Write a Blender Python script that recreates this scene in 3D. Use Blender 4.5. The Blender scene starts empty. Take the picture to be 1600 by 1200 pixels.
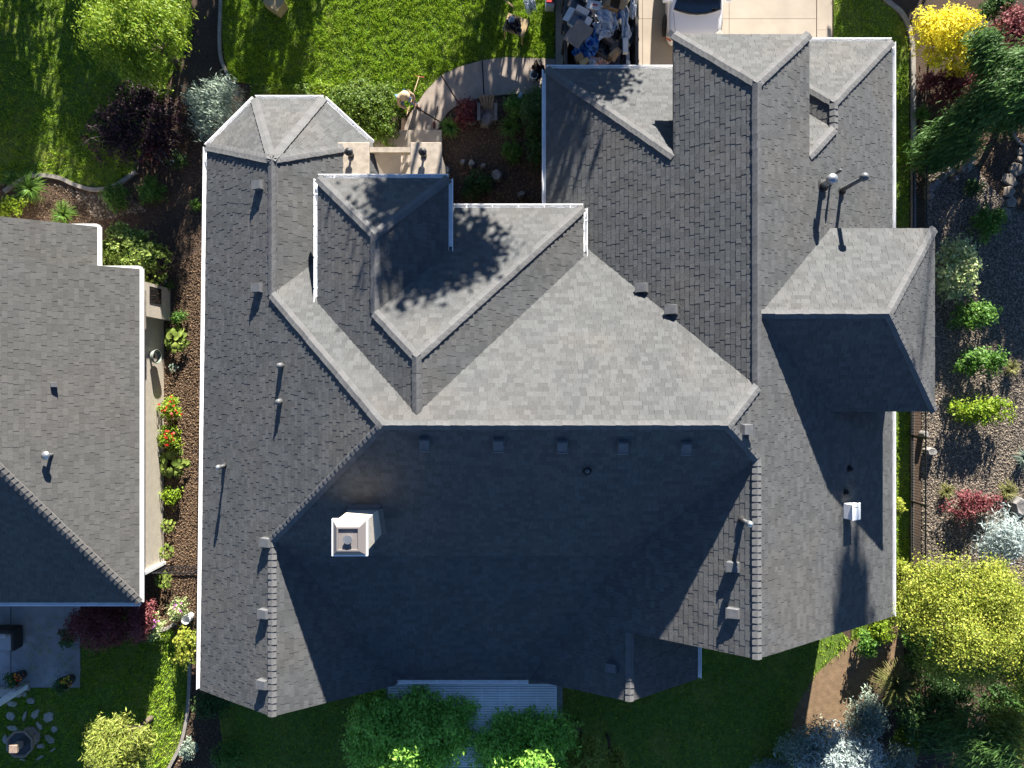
import bpy, math, random
import numpy as np
from mathutils import Vector, Matrix

# ------------------------------------------------------------------ camera, sky, sun, exposure
H = 25.6            # camera height above the ground, metres
F = 1110.0          # focal length in pixels of a 1600 px wide picture
SC = bpy.context.scene
COL = SC.collection
cam_d = bpy.data.cameras.new('camera'); cam = bpy.data.objects.new('camera', cam_d); COL.objects.link(cam)
cam.location = (0, 0, H); cam.rotation_euler = (0, 0, 0)
cam_d.sensor_width = 36.0; cam_d.lens = 36.0 * F / 1600.0; cam_d.clip_start = 0.1; cam_d.clip_end = 600
SC.camera = cam
SUN_AZ = math.radians(9.65)      # east of "up" in the picture
SUN_EL = math.radians(19.05)
sdir = Vector((math.sin(SUN_AZ) * math.cos(SUN_EL), math.cos(SUN_AZ) * math.cos(SUN_EL), math.sin(SUN_EL)))
w = bpy.data.worlds.new('World'); SC.world = w; w.use_nodes = True
nt = w.node_tree; bg = nt.nodes['Background']; sky = nt.nodes.new('ShaderNodeTexSky')
sky.sky_type = 'NISHITA'; sky.sun_disc = False; sky.sun_elevation = SUN_EL; sky.sun_rotation = SUN_AZ
sky.altitude = 300; sky.air_density = 0.68; sky.dust_density = 0.0; sky.ozone_density = 4.5
nt.links.new(sky.outputs[0], bg.inputs[0]); bg.inputs[1].default_value = 0.05
sl = bpy.data.lights.new('sun', 'SUN'); sl.energy = 5.0; sl.angle = math.radians(0.53); sl.color = (1.0, 0.94, 0.85)
so = bpy.data.objects.new('sun', sl); COL.objects.link(so); so.location = sdir * 60
so.rotation_euler = sdir.to_track_quat('Z', 'Y').to_euler()
SC.view_settings.view_transform = 'Standard'; SC.view_settings.look = 'None'
SC.view_settings.exposure = 2.05; SC.view_settings.gamma = 1.0
SC.render.engine = 'CYCLES'
SC.cycles.max_bounces = 5; SC.cycles.diffuse_bounces = 3; SC.cycles.glossy_bounces = 2; SC.cycles.transmission_bounces = 3

rng = np.random.default_rng(7)
random.seed(11)

# ------------------------------------------------------------------ helpers
def W(px, py, z=0.0):
    k = (H - z) / F
    return Vector(((px - 800) * k, (600 - py) * k, z))

MATS = {}
def mat(name, col, rough=0.8, var=0.0, nscale=0.0, namp=0.0, bump=0.0, bscale=60.0, metal=0.0, spec=0.3,
        col2=None, island=False, translucent=0.0, patch=None, big=None):
    """procedural material: base colour, piece-to-piece variation, fine grain, soft patches of a second colour"""
    if name in MATS: return MATS[name]
    m = bpy.data.materials.new(name); m.use_nodes = True; t = m.node_tree; N = t.nodes; L = t.links
    b = N['Principled BSDF']; out = N['Material Output']
    b.inputs['Roughness'].default_value = rough; b.inputs['Metallic'].default_value = metal
    b.inputs['Specular IOR Level'].default_value = spec
    rgb = N.new('ShaderNodeRGB'); rgb.outputs[0].default_value = (*col, 1); cur = rgb.outputs[0]
    tc = N.new('ShaderNodeTexCoord'); geo = N.new('ShaderNodeNewGeometry'); oi = N.new('ShaderNodeObjectInfo')
    def mixc(fac, a, bb, blend='MIX'):
        mx = N.new('ShaderNodeMix'); mx.data_type = 'RGBA'; mx.blend_type = blend
        if isinstance(fac, float): mx.inputs[0].default_value = fac
        else: L.new(fac, mx.inputs[0])
        L.new(a, mx.inputs[6])
        if isinstance(bb, tuple): mx.inputs[7].default_value = (*bb, 1)
        else: L.new(bb, mx.inputs[7])
        return mx.outputs[2]
    def maprange(v, a, bb, c, d):
        r = N.new('ShaderNodeMapRange'); L.new(v, r.inputs[0])
        for i, q in enumerate((a, bb, c, d)): r.inputs[i + 1].default_value = q
        return r.outputs[0]
    add = N.new('ShaderNodeMath'); add.operation = 'ADD'
    L.new(geo.outputs['Random Per Island'], add.inputs[0]); L.new(oi.outputs['Random'], add.inputs[1])
    fr = N.new('ShaderNodeMath'); fr.operation = 'FRACT'; L.new(add.outputs[0], fr.inputs[0]); rnd = fr.outputs[0]
    if col2 is not None and island:
        cur = mixc(rnd, cur, col2)
    if patch is not None:
        pc, ps, pa, pb = patch
        n = N.new('ShaderNodeTexNoise'); n.inputs['Scale'].default_value = ps; n.inputs['Detail'].default_value = 5
        L.new(geo.outputs['Position'], n.inputs['Vector'])
        cur = mixc(maprange(n.outputs[0], pa, pb, 0, 1), cur, pc)
    if var > 0:
        wn = N.new('ShaderNodeTexWhiteNoise'); wn.noise_dimensions = '1D'; L.new(rnd, wn.inputs['W'])
        v = maprange(wn.outputs['Value'], 0, 1, 1 - var, 1 + var)
        hs = N.new('ShaderNodeHueSaturation'); L.new(v, hs.inputs['Value']); L.new(cur, hs.inputs['Color']); cur = hs.outputs[0]
    if namp > 0:
        n = N.new('ShaderNodeTexNoise'); n.inputs['Scale'].default_value = nscale; n.inputs['Detail'].default_value = 4
        L.new(geo.outputs['Position'], n.inputs['Vector'])
        hs = N.new('ShaderNodeHueSaturation'); L.new(maprange(n.outputs[0], 0.3, 0.7, 1 - namp, 1 + namp), hs.inputs['Value'])
        L.new(cur, hs.inputs['Color']); cur = hs.outputs[0]
    if big is not None:
        n = N.new('ShaderNodeTexNoise'); n.inputs['Scale'].default_value = big[0]; n.inputs['Detail'].default_value = 6; n.inputs['Roughness'].default_value = .65
        L.new(geo.outputs['Position'], n.inputs['Vector'])
        hs = N.new('ShaderNodeHueSaturation'); L.new(maprange(n.outputs[0], 0.3, 0.7, 1 - big[1], 1 + big[1]), hs.inputs['Value'])
        L.new(cur, hs.inputs['Color']); cur = hs.outputs[0]
    L.new(cur, b.inputs['Base Color'])
    if bump > 0:
        n = N.new('ShaderNodeTexNoise'); n.inputs['Scale'].default_value = bscale; n.inputs['Detail'].default_value = 3
        L.new(geo.outputs['Position'], n.inputs['Vector'])
        bp = N.new('ShaderNodeBump'); bp.inputs['Strength'].default_value = bump; bp.inputs['Distance'].default_value = 0.02
        L.new(n.outputs[0], bp.inputs['Height']); L.new(bp.outputs[0], b.inputs['Normal'])
    if translucent > 0:
        tr = N.new('ShaderNodeBsdfTranslucent'); L.new(cur, tr.inputs[0])
        ms = N.new('ShaderNodeMixShader'); ms.inputs[0].default_value = translucent
        L.new(b.outputs[0], ms.inputs[1]); L.new(tr.outputs[0], ms.inputs[2]); L.new(ms.outputs[0], out.inputs[0])
    MATS[name] = m
    return m

def leafmat(name, c1, c2, tr=0.35, var=0.3):
    return mat(name, c1, 0.55, var=var, col2=c2, island=True, translucent=tr, spec=0.25)

def root_loc(o):
    while o.parent: o = o.parent
    return Vector(o.location)

def link(name, me, m, parent=None, loc=None):
    o = bpy.data.objects.new(name, me); COL.objects.link(o)
    if m is not None and len(me.materials) == 0: me.materials.append(m)
    if parent: o.parent = parent
    if loc is not None: o.location = loc
    return o

def tag(o, label=None, cat=None, group=None, kind=None):
    if label: o['label'] = label
    if cat: o['category'] = cat
    if group: o['group'] = group
    if kind: o['kind'] = kind
    return o

def thing(name, label, cat, loc=(0, 0, 0), group=None):
    o = bpy.data.objects.new(name, None); COL.objects.link(o); o.location = loc; o.empty_display_size = 0.2
    return tag(o, label, cat, group)

class MB:
    """collects shapes in world coordinates; build() links them as one mesh object"""
    def __init__(s): s.v = []; s.f = []
    def add(s, vs, fs):
        n = len(s.v); s.v += [tuple(v) for v in vs]; s.f += [tuple(i + n for i in f) for f in fs]; return s
    def box(s, c, size, rz=0.0, M=None, taper=1.0):
        x, y, z = (q / 2 for q in size); c = Vector(c)
        R = M if M is not None else Matrix.Rotation(rz, 3, 'Z')
        vs = [c + R @ Vector((sx * x * (taper if sz > 0 else 1), sy * y * (taper if sz > 0 else 1), sz * z))
              for sz in (-1, 1) for sx, sy in ((-1, -1), (1, -1), (1, 1), (-1, 1))]
        return s.add(vs, [(3, 2, 1, 0), (4, 5, 6, 7), (0, 1, 5, 4), (1, 2, 6, 5), (2, 3, 7, 6), (3, 0, 4, 7)])
    def prism(s, poly, z0, z1):
        n = len(poly); a = 0
        for i in range(n):
            p, q = poly[i], poly[(i + 1) % n]; a += p[0] * q[1] - q[0] * p[1]
        if a < 0: poly = poly[::-1]
        zf0 = z0 if callable(z0) else (lambda x, y: z0); zf1 = z1 if callable(z1) else (lambda x, y: z1)
        vs = [(p[0], p[1], zf0(p[0], p[1])) for p in poly] + [(p[0], p[1], zf1(p[0], p[1])) for p in poly]
        return s.add(vs, [tuple(range(n - 1, -1, -1)), tuple(range(n, 2 * n))] +
                     [(i, (i + 1) % n, n + (i + 1) % n, n + i) for i in range(n)])
    def tube(s, pts, rad, n=8, caps=True):
        pts = [Vector(p) for p in pts]
        if not isinstance(rad, (list, tuple)): rad = [rad] * len(pts)
        rings = []; base = len(s.v); ref = Vector((0.31, 0.17, 0.93))
        for i, p in enumerate(pts):
            d = (pts[min(i + 1, len(pts) - 1)] - pts[max(i - 1, 0)]).normalized()
            if abs(d.dot(ref)) > 0.95: ref2 = Vector((1, 0, 0))
            else: ref2 = ref
            u = d.cross(ref2).normalized(); v = d.cross(u)
            for k in range(n):
                a = 2 * math.pi * k / n; s.v.append(tuple(p + (u * math.cos(a) + v * math.sin(a)) * rad[i]))
        for i in range(len(pts) - 1):
            for k in range(n):
                a = base + i * n + k; b = base + i * n + (k + 1) % n
                s.f.append((a, a + n, b + n, b))
        if caps:
            s.f.append(tuple(base + k for k in range(n)))
            s.f.append(tuple(base + (len(pts) - 1) * n + k for k in range(n - 1, -1, -1)))
        return s
    def lathe(s, c, prof, n=16, sx=1.0, sy=1.0, rz=0.0):
        base = len(s.v); c = Vector(c)
        for r, z in prof:
            for k in range(n):
                a = 2 * math.pi * k / n + rz; s.v.append((c.x + r * sx * math.cos(a), c.y + r * sy * math.sin(a), c.z + z))
        for i in range(len(prof) - 1):
            for k in range(n):
                a = base + i * n + k; b = base + i * n + (k + 1) % n; s.f.append((a, b, b + n, a + n))
        s.f.append(tuple(base + k for k in range(n - 1, -1, -1)))
        s.f.append(tuple(base + (len(prof) - 1) * n + k for k in range(n)))
        return s
    def strip(s, left, right, z0, z1):
        """ribbon of plan points with vertical sides"""
        n = len(left); base = len(s.v)
        for z in (z0, z1):
            for p in left: s.v.append((p[0], p[1], z))
            for p in right: s.v.append((p[0], p[1], z))
        for i in range(n - 1):
            l, l2, r, r2 = base + i, base + i + 1, base + n + i, base + n + i + 1; T = 2 * n
            s.f += [(l + T, l2 + T, r2 + T, r + T), (l, l2, l2 + T, l + T), (r, r + T, r2 + T, r2)]
        s.f += [(base, base + 2 * n, base + 3 * n, base + n), (base + n - 1, base + 2 * n - 1, base + 4 * n - 1, base + 3 * n - 1)]
        return s
    def build(s, name, m, parent=None, smooth=False, bevel=0.0):
        me = bpy.data.meshes.new(name)
        o = root_loc(parent) if parent else Vector((0, 0, 0))
        me.from_pydata([(v[0] - o.x, v[1] - o.y, v[2] - o.z) for v in s.v], [], s.f); me.update()
        if smooth: me.polygons.foreach_set('use_smooth', [True] * len(me.polygons))
        ob = link(name, me, m, parent)
        if bevel > 0:
            b = ob.modifiers.new('bevel', 'BEVEL'); b.width = bevel; b.segments = 2; b.limit_method = 'ANGLE'
        return ob

def np_mesh(name, V, Q, m, parent=None):
    """many quads (or tris) at once"""
    me = bpy.data.meshes.new(name); V = np.asarray(V, dtype=np.float32); Q = np.asarray(Q, dtype=np.int32); k = Q.shape[1]
    if parent is not None: V = V - np.array(root_loc(parent), dtype=np.float32)
    me.vertices.add(len(V)); me.vertices.foreach_set('co', V.ravel())
    me.loops.add(Q.size); me.loops.foreach_set('vertex_index', Q.ravel())
    me.polygons.add(len(Q)); me.polygons.foreach_set('loop_start', np.arange(0, Q.size, k, dtype=np.int32))
    me.update(calc_edges=True); me.validate()
    return link(name, me, m, parent)

def smooth_curve(pts, n=6):
    pts = [Vector((p[0], p[1])) for p in pts]; out = []
    P = [pts[0] * 2 - pts[1]] + pts + [pts[-1] * 2 - pts[-2]]
    for i in range(1, len(P) - 2):
        for k in range(n):
            t = k / n; a, b, c, d = P[i - 1], P[i], P[i + 1], P[i + 2]
            out.append(0.5 * ((2 * b) + (c - a) * t + (2 * a - 5 * b + 4 * c - d) * t * t + (3 * b - a - 3 * c + d) * t ** 3))
    out.append(pts[-1]); return out

def gp(pts, z=0.0):
    return [(W(x, y, z).x, W(x, y, z).y) for x, y in pts]

def in_poly(P, poly):
    x, y = P[:, 0], P[:, 1]; c = np.zeros(len(P), bool); n = len(poly)
    for i in range(n):
        x1, y1 = poly[i]; x2, y2 = poly[(i + 1) % n]
        if y1 == y2: continue
        c ^= ((y1 > y) != (y2 > y)) & (x < (x2 - x1) * (y - y1) / (y2 - y1) + x1)
    return c

# ------------------------------------------------------------------ materials
M_shingle = mat('shingle_granules', (0.0850, 0.0880, 0.0890), 0.92, var=0.16, nscale=34, namp=0.15, bump=0.35, bscale=160, spec=0.15, big=(1.1, 0.07),
                patch=((0.0985, 0.0955, 0.0915), 0.45, 0.45, 0.68))
M_shingle_n = mat('weathered_shingle_granules', (0.101, 0.100, 0.095), 0.92, var=0.13, nscale=34, namp=0.14, bump=0.35, bscale=160, spec=0.15, big=(1.0, 0.06),
                  patch=((0.108, 0.104, 0.097), 0.4, 0.45, 0.68))
M_cap = mat('cap_shingle_granules', (0.1205, 0.1205, 0.1205), 0.92, var=0.10, nscale=40, namp=0.12, bump=0.3, bscale=160, spec=0.15)
M_deck = mat('roof_felt', (0.05, 0.05, 0.052), 0.95)
M_white = mat('white_painted_metal', (0.8480, 0.8480, 0.8374), 0.4, nscale=3, namp=0.07, spec=0.45)
M_stucco = mat('beige_stucco', (0.3650, 0.3212, 0.2628), 0.9, nscale=5, namp=0.08, bump=0.3, bscale=90)
M_stucco2 = mat('pale_stucco', (0.5600, 0.5040, 0.4160), 0.9, nscale=4, namp=0.07, bump=0.3, bscale=90)
M_stone = mat('cast_stone', (0.3431, 0.2920, 0.2336), 0.85, nscale=6, namp=0.2, bump=0.25, bscale=40)
M_vent = mat('grey_painted_vent', (0.105, 0.108, 0.112), 0.45, nscale=8, namp=0.15, spec=0.35)
M_black = mat('black_metal', (0.018, 0.018, 0.02), 0.4, spec=0.4)
M_pipe = mat('galvanised_metal', (0.42, 0.43, 0.43), 0.35, metal=0.75, nscale=9, namp=0.15)
M_rubber = mat('black_rubber', (0.02, 0.02, 0.022), 0.7)
M_conc = mat('pale_concrete', (0.3650, 0.3139, 0.2518), 0.85, nscale=1.3, namp=0.09, bump=0.15, bscale=120, patch=((0.3139, 0.2628, 0.2044), 0.5, 0.5, 0.75))
M_walk = mat('brushed_tan_concrete', (0.2920, 0.2409, 0.1971), 0.9, nscale=3.2, namp=0.13, bump=0.25, bscale=70)
M_curb = mat('grey_concrete_edging', (0.2628, 0.2409, 0.2117), 0.9, nscale=4, namp=0.16, bump=0.3, bscale=80)
M_patio = mat('grey_patio_concrete', (0.2550, 0.2550, 0.2550), 0.85, nscale=2.2, namp=0.12, bump=0.2, bscale=60, patch=((0.3910, 0.3995, 0.4080), 0.9, 0.52, 0.7))
M_mulch = mat('bark_mulch', (0.0775, 0.0508, 0.0341), 0.95, nscale=22, namp=0.5, bump=0.9, bscale=30, patch=((0.0465, 0.0341, 0.0260), 0.5, 0.42, 0.65))
M_chip = mat('bark_chips', (0.0936, 0.0576, 0.0360), 0.9, var=0.4, col2=(0.2448, 0.1656, 0.1008), island=True)
M_gravel = mat('grey_gravel_bed', (0.0945, 0.0765, 0.0594), 0.95, nscale=28, namp=0.45, bump=0.9, bscale=35, patch=((0.0630, 0.0522, 0.0414), 0.6, 0.45, 0.65))
M_pebble = mat('gravel_stones', (0.0748, 0.0634, 0.0510), 0.8, var=0.45, col2=(0.3344, 0.2728, 0.2068), island=True)
M_lawn = mat('lawn_soil_and_thatch', (0.0868, 0.1428, 0.0184), 0.95, nscale=9, namp=0.35, bump=0.8, bscale=28, patch=((0.1530, 0.1734, 0.0306), 0.8, 0.46, 0.7))
M_blade = mat('grass_blades', (0.1615, 0.3229, 0.0224), 0.6, var=0.35, col2=(0.3726, 0.4720, 0.0435), island=True, translucent=0.3, spec=0.2)
M_dirt = mat('bare_tan_dirt', (0.1944, 0.1296, 0.0756), 0.95, nscale=5, namp=0.2, bump=0.6, bscale=35)
M_flag = mat('flagstone', (0.4050, 0.3510, 0.2970), 0.85, var=0.15, nscale=6, namp=0.2, bump=0.4, bscale=25)
M_flag2 = mat('tan_flagstone', (0.20, 0.165, 0.13), 0.85, var=0.15, nscale=6, namp=0.2, bump=0.4, bscale=25)
M_rock = mat('grey_boulder', (0.21, 0.20, 0.19), 0.9, var=0.2, nscale=7, namp=0.3, bump=0.6, bscale=18)
M_bark = mat('tree_bark', (0.11, 0.085, 0.065), 0.9, nscale=14, namp=0.3, bump=0.6, bscale=30)
M_twig = mat('pale_bare_twigs', (0.2640, 0.2310, 0.2090), 0.85, nscale=14, namp=0.2)
M_card = mat('brown_cardboard', (0.2700, 0.1762, 0.0938), 0.85, nscale=5, namp=0.12)
M_card2 = mat('grey_brown_cardboard', (0.24, 0.19, 0.155), 0.85, nscale=5, namp=0.12)
M_card3 = mat('white_printed_cardboard', (0.4960, 0.4960, 0.4960), 0.7, nscale=5, namp=0.08)
M_ply = mat('plywood', (0.3750, 0.2775, 0.1425), 0.75, nscale=6, namp=0.15)
M_plast = mat('clear_white_plastic_film', (0.4640, 0.5040, 0.5600), 0.28, nscale=5, namp=0.15, spec=0.6)
M_blue = mat('blue_plastic_film', (0.03, 0.13, 0.38), 0.35, nscale=5, namp=0.2, spec=0.5)
M_bag = mat('black_plastic_film', (0.016, 0.016, 0.018), 0.3, spec=0.5)
M_red = mat('red_plastic', (0.42, 0.03, 0.025), 0.45)
M_rust = mat('dark_steel', (0.05, 0.046, 0.045), 0.7, nscale=5, namp=0.3, bump=0.2, bscale=40)
M_paint = mat('white_car_paint', (0.7881, 0.7881, 0.7985), 0.22, spec=0.6)
M_paint.node_tree.nodes['Principled BSDF'].inputs['Coat Weight'].default_value = 0.6
M_glass = mat('dark_car_glass', (0.012, 0.014, 0.016), 0.04, spec=0.8)
M_amber = mat('amber_lens', (0.55, 0.07, 0.02), 0.2, spec=0.6)
M_lens = mat('headlight_lens', (0.40, 0.38, 0.33), 0.12, spec=0.8)
M_skin = mat('skin', (0.3600, 0.2100, 0.1425), 0.55)
M_jean = mat('blue_denim', (0.10, 0.19, 0.31), 0.85, nscale=20, namp=0.15)
M_jacket = mat('tan_work_jacket', (0.28, 0.21, 0.14), 0.85, nscale=20, namp=0.15)
M_hat = mat('straw_hat', (0.3900, 0.3000, 0.1875), 0.8)
M_terra = mat('fountain_stone', (0.2880, 0.2160, 0.1640), 0.85, nscale=8, namp=0.18, bump=0.3, bscale=40)
M_water = mat('still_water', (0.05, 0.055, 0.05), 0.08, spec=0.6)
M_wicker = mat('dark_wicker', (0.035, 0.03, 0.027), 0.7, bump=0.6, bscale=90)
M_cush = mat('grey_cushion', (0.34, 0.36, 0.37), 0.9)
M_pot = mat('dark_glazed_pot', (0.05, 0.03, 0.024), 0.3, spec=0.5)
M_wood = mat('wood_handle', (0.3375, 0.2400, 0.1350), 0.6)
M_hose = mat('grey_green_hose', (0.16, 0.19, 0.16), 0.5)
M_chair = mat('shade_darkened_chair_wood', (0.17, 0.16, 0.145), 0.85, nscale=9, namp=.2)  # white chair toned down to grey: the bed's shade is in this colour
M_flower_o = leafmat('orange_petals', (0.6, 0.16, 0.03), (0.65, 0.32, 0.04))
M_flower_r = leafmat('red_petals', (0.4160, 0.0160, 0.0160), (0.4960, 0.0560, 0.0240))
M_flower_p = leafmat('purple_petals', (0.38, 0.08, 0.34), (0.55, 0.22, 0.5))
M_flower_w = leafmat('white_petals', (0.6400, 0.6400, 0.6240), (0.6800, 0.6640, 0.6000))
M_flower_y = leafmat('yellow_petals', (0.65, 0.5, 0.02), (0.75, 0.62, 0.05))
LF = {
    'lime': leafmat('lime_green_leaves', (0.115, 0.225, 0.014), (0.31, 0.39, 0.03)),
    'green': leafmat('mid_green_leaves', (0.0623, 0.1652, 0.0245), (0.1378, 0.2622, 0.0418)),
    'dark': leafmat('dark_green_leaves', (0.0324, 0.0888, 0.0228), (0.0816, 0.1536, 0.0408)),
    'hedge': leafmat('boxwood_leaves', (0.065, 0.14, 0.018), (0.17, 0.24, 0.03)),
    'gold': leafmat('golden_yellow_leaves', (0.7223, 0.5647, 0.0262), (0.7776, 0.7348, 0.0525), tr=0.3),
    'plum': leafmat('plum_purple_leaves', (0.026, 0.015, 0.022), (0.052, 0.024, 0.034)),
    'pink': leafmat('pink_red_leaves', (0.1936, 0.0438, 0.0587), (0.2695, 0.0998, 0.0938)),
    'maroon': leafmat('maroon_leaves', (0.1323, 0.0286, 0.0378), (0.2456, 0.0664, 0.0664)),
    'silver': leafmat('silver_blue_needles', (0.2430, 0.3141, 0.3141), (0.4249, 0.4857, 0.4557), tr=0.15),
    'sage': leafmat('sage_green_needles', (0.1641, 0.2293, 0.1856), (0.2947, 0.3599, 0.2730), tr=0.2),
    'yellowgreen': leafmat('yellow_green_leaves', (0.15, 0.215, 0.022), (0.40, 0.41, 0.06), var=.4),
    'pine': leafmat('light_pine_needles', (0.16, 0.22, 0.03), (0.36, 0.39, 0.085), var=.4),
    'cream': leafmat('variegated_cream_leaves', (0.1968, 0.3198, 0.0984), (0.6889, 0.6889, 0.3690)),
    'conifer': leafmat('deep_conifer_needles', (0.0424, 0.1091, 0.0270), (0.1037, 0.1947, 0.0424)),
    'strap': leafmat('strappy_green_blades', (0.0779, 0.1817, 0.0259), (0.1817, 0.2990, 0.0519)),
    'straw': leafmat('straw_green_blades', (0.1725, 0.1928, 0.0510), (0.3443, 0.3240, 0.1320)),
    'vine': leafmat('fresh_vine_leaves', (0.1929, 0.4212, 0.0615), (0.3687, 0.6318, 0.1053)),
    'hosta': leafmat('bright_hosta_leaves', (0.13, 0.21, 0.035), (0.30, 0.37, 0.085)),
}

# ------------------------------------------------------------------ setting: ground, beds, lawns
MB().prism([(-110, -110), (110, -110), (110, 110), (-110, 110)], -0.5, 0.0).build('ground', M_mulch)['kind'] = 'structure'

def sheet(name, px, z, m, kind='structure'):
    o = MB().prism(gp(px), -0.05, z).build(name, m); o['kind'] = kind; return o

P_lawnA = [(-500, -500), (296, -500), (300, 60), (262, 130), (232, 215), (213, 267), (185, 287), (150, 294), (118, 286), (92, 275), (55, 272), (20, 284), (-500, 300)]
P_lawnB = [(349, -500), (348, 50), (352, 95), (362, 126), (400, 133), (500, 138), (560, 132), (636, 178), (650, 162), (668, 140), (700, 112), (740, 97), (790, 91), (866, 92), (868, -500)]
P_lawnC = [(1302, -500), (1370, -500), (1372, 0), (1397, 16), (1413, 42), (1419, 80), (1420, 500), (1420, 960), (1330, 1000), (1330, 195), (1302, 190)]
P_lawnD = [(330, 1040), (1290, 960), (1332, 1005), (1275, 1055), (1245, 1110), (1225, 1500), (330, 1500), (352, 1180)]
P_lawnE = [(40, 960), (190, 960), (246, 984), (270, 982), (285, 1008), (294, 1045), (292, 1110), (279, 1165), (255, 1230), (240, 1600), (-500, 1600), (-500, 1060), (40, 1060)]
for P in (P_lawnA, P_lawnB, P_lawnC, P_lawnD, P_lawnE): sheet('lawn', P, 0.03, M_lawn)

def scatter(poly, dens, box=None):
    a = np.array(poly); lo, hi = a.min(0), a.max(0)
    if box: lo = np.maximum(lo, box[0]); hi = np.minimum(hi, box[1])
    n = int(max(0, (hi - lo).prod()) * dens); p = rng.random((n, 2)) * (hi - lo) + lo
    return p[in_poly(p, poly)]

VIEW = (np.array([-18.8, -14.3]), np.array([18.8, 14.3]))
def blades(name, poly_px, dens, h, label, z0=0.03):
    p = scatter(gp(poly_px), dens, VIEW); n = len(p)
    # keep the blades in loose tufts: denser where a smooth pseudo-noise is high
    f = np.sin(p[:, 0] * 9.1 + np.sin(p[:, 1] * 5.3) * 2) * np.sin(p[:, 1] * 8.3 + np.sin(p[:, 0] * 4.1) * 2)
    keep = rng.random(n) < 0.62 + 0.38 * f; p = p[keep]; f = f[keep]; n = len(p)
    hh = h * (0.6 + 0.8 * rng.random(n)) * (1 + 0.35 * f); a = rng.random(n) * 2 * np.pi; wd = 0.008 + 0.010 * rng.random(n)
    lean = hh * (0.3 + 0.7 * rng.random(n)); la = rng.random(n) * 2 * np.pi
    V = np.zeros((n, 3, 3), np.float32)
    V[:, 0] = np.c_[p[:, 0] - np.cos(a) * wd, p[:, 1] - np.sin(a) * wd, np.full(n, z0)]
    V[:, 1] = np.c_[p[:, 0] + np.cos(a) * wd, p[:, 1] + np.sin(a) * wd, np.full(n, z0)]
    V[:, 2] = np.c_[p[:, 0] + np.cos(la) * lean, p[:, 1] + np.sin(la) * lean, z0 + hh]
    o = np_mesh(name, V.reshape(-1, 3), np.arange(3 * n).reshape(n, 3), M_blade); tag(o, label, 'grass', kind='stuff')
blades('grass', P_lawnA, 1100, 0.07, 'mown grass of the shaded lawn in the upper left corner')
blades('grass', P_lawnB, 1900, 0.085, 'sunny mown grass beside the curved walkway')
blades('grass', P_lawnC, 900, 0.07, 'narrow strip of grass along the right eave of the house')
blades('grass', P_lawnD, 350, 0.07, 'dark shaded grass below the house')
blades('grass', P_lawnE, 1100, 0.07, 'grass around the stone fountain in the lower left corner')

def chips(name, poly_px, dens, size, m, label, cat, z0=0.0, holes=()):
    p = scatter(gp(poly_px), dens, VIEW)
    for hpoly in holes: p = p[~in_poly(p, gp(hpoly))]
    n = len(p); s = size * (0.45 + 1.6 * rng.random(n) ** 2.5); a = rng.random(n) * 2 * np.pi; asp = (0.25 + 0.3 * rng.random(n)) if m is M_chip else (0.5 + 0.5 * rng.random(n))
    base = np.array([[1, 0, 0], [0, 1, 0], [-1, 0, 0], [0, -1, 0], [0, 0, 1]], np.float32)
    ca, sa = np.cos(a), np.sin(a); V = np.zeros((n, 5, 3), np.float32)
    for i, b in enumerate(base):
        x = b[0] * s; y = b[1] * s * asp
        V[:, i, 0] = p[:, 0] + x * ca - y * sa + (0.3 * s * (rng.random(n) - .5) if i == 4 else 0)
        V[:, i, 1] = p[:, 1] + x * sa + y * ca
        V[:, i, 2] = z0 + b[2] * s * (0.5 + 0.5 * rng.random(n))
    Q = (np.array([[0, 1, 4], [1, 2, 4], [2, 3, 4], [3, 0, 4]])[None] + (np.arange(n) * 5)[:, None, None]).reshape(-1, 3)
    o = np_mesh(name, V.reshape(-1, 3), Q, m); tag(o, label, cat, kind='stuff')
P_grav = [(1446, 255), (1500, 225), (1545, 290), (1590, 330), (1680, 330), (1700, 900), (1440, 1000), (1440, 640)]
sheet('gravel_bed', P_grav, 0.015, M_gravel)
chips('gravel', P_grav, 1300, 0.024, M_pebble, 'grey gravel in the bed right of the black fence', 'gravel', 0.015)
chips('bark_chips', [(225, 440), (330, 380), (330, 1010), (262, 985), (225, 960)], 1500, 0.026, M_chip, 'bark chips in the strip between the two houses', 'mulch')
chips('bark_chips', [(1500, 190), (1700, 150), (1700, 330), (1590, 330), (1545, 290)], 900, 0.026, M_chip, 'reddish bark chips beside the flagstones on the right', 'mulch')
chips('bark_chips', [(120, 270), (330, 110), (345, 130), (330, 380), (225, 420), (140, 350), (0, 345), (-30, 290), (60, 280), (150, 300)], 700, 0.024, M_chip, 'dark bark chips around the plum shrub in the upper left', 'mulch')
chips('bark_chips', [(690, 160), (850, 150), (850, 340), (690, 340)], 700, 0.024, M_chip, 'dark bark chips in the shaded entry bed', 'mulch')
chips('bark_chips', [(300, 1040), (360, 1080), (352, 1200), (270, 1200), (296, 1110)], 700, 0.024, M_chip, 'bark chips right of the curved edging at the bottom left', 'mulch')
chips('river_stones', [(60, 282), (150, 305), (200, 300), (230, 330), (150, 345), (110, 300)], 500, 0.035, M_pebble, 'small grey river stones below the curved lawn edging', 'gravel')
sheet('dirt_path', [(1332, 1000), (1410, 975), (1412, 1040), (1350, 1090), (1330, 1150), (1230, 1190), (1240, 1110), (1272, 1055)], 0.034, M_dirt)

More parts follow.
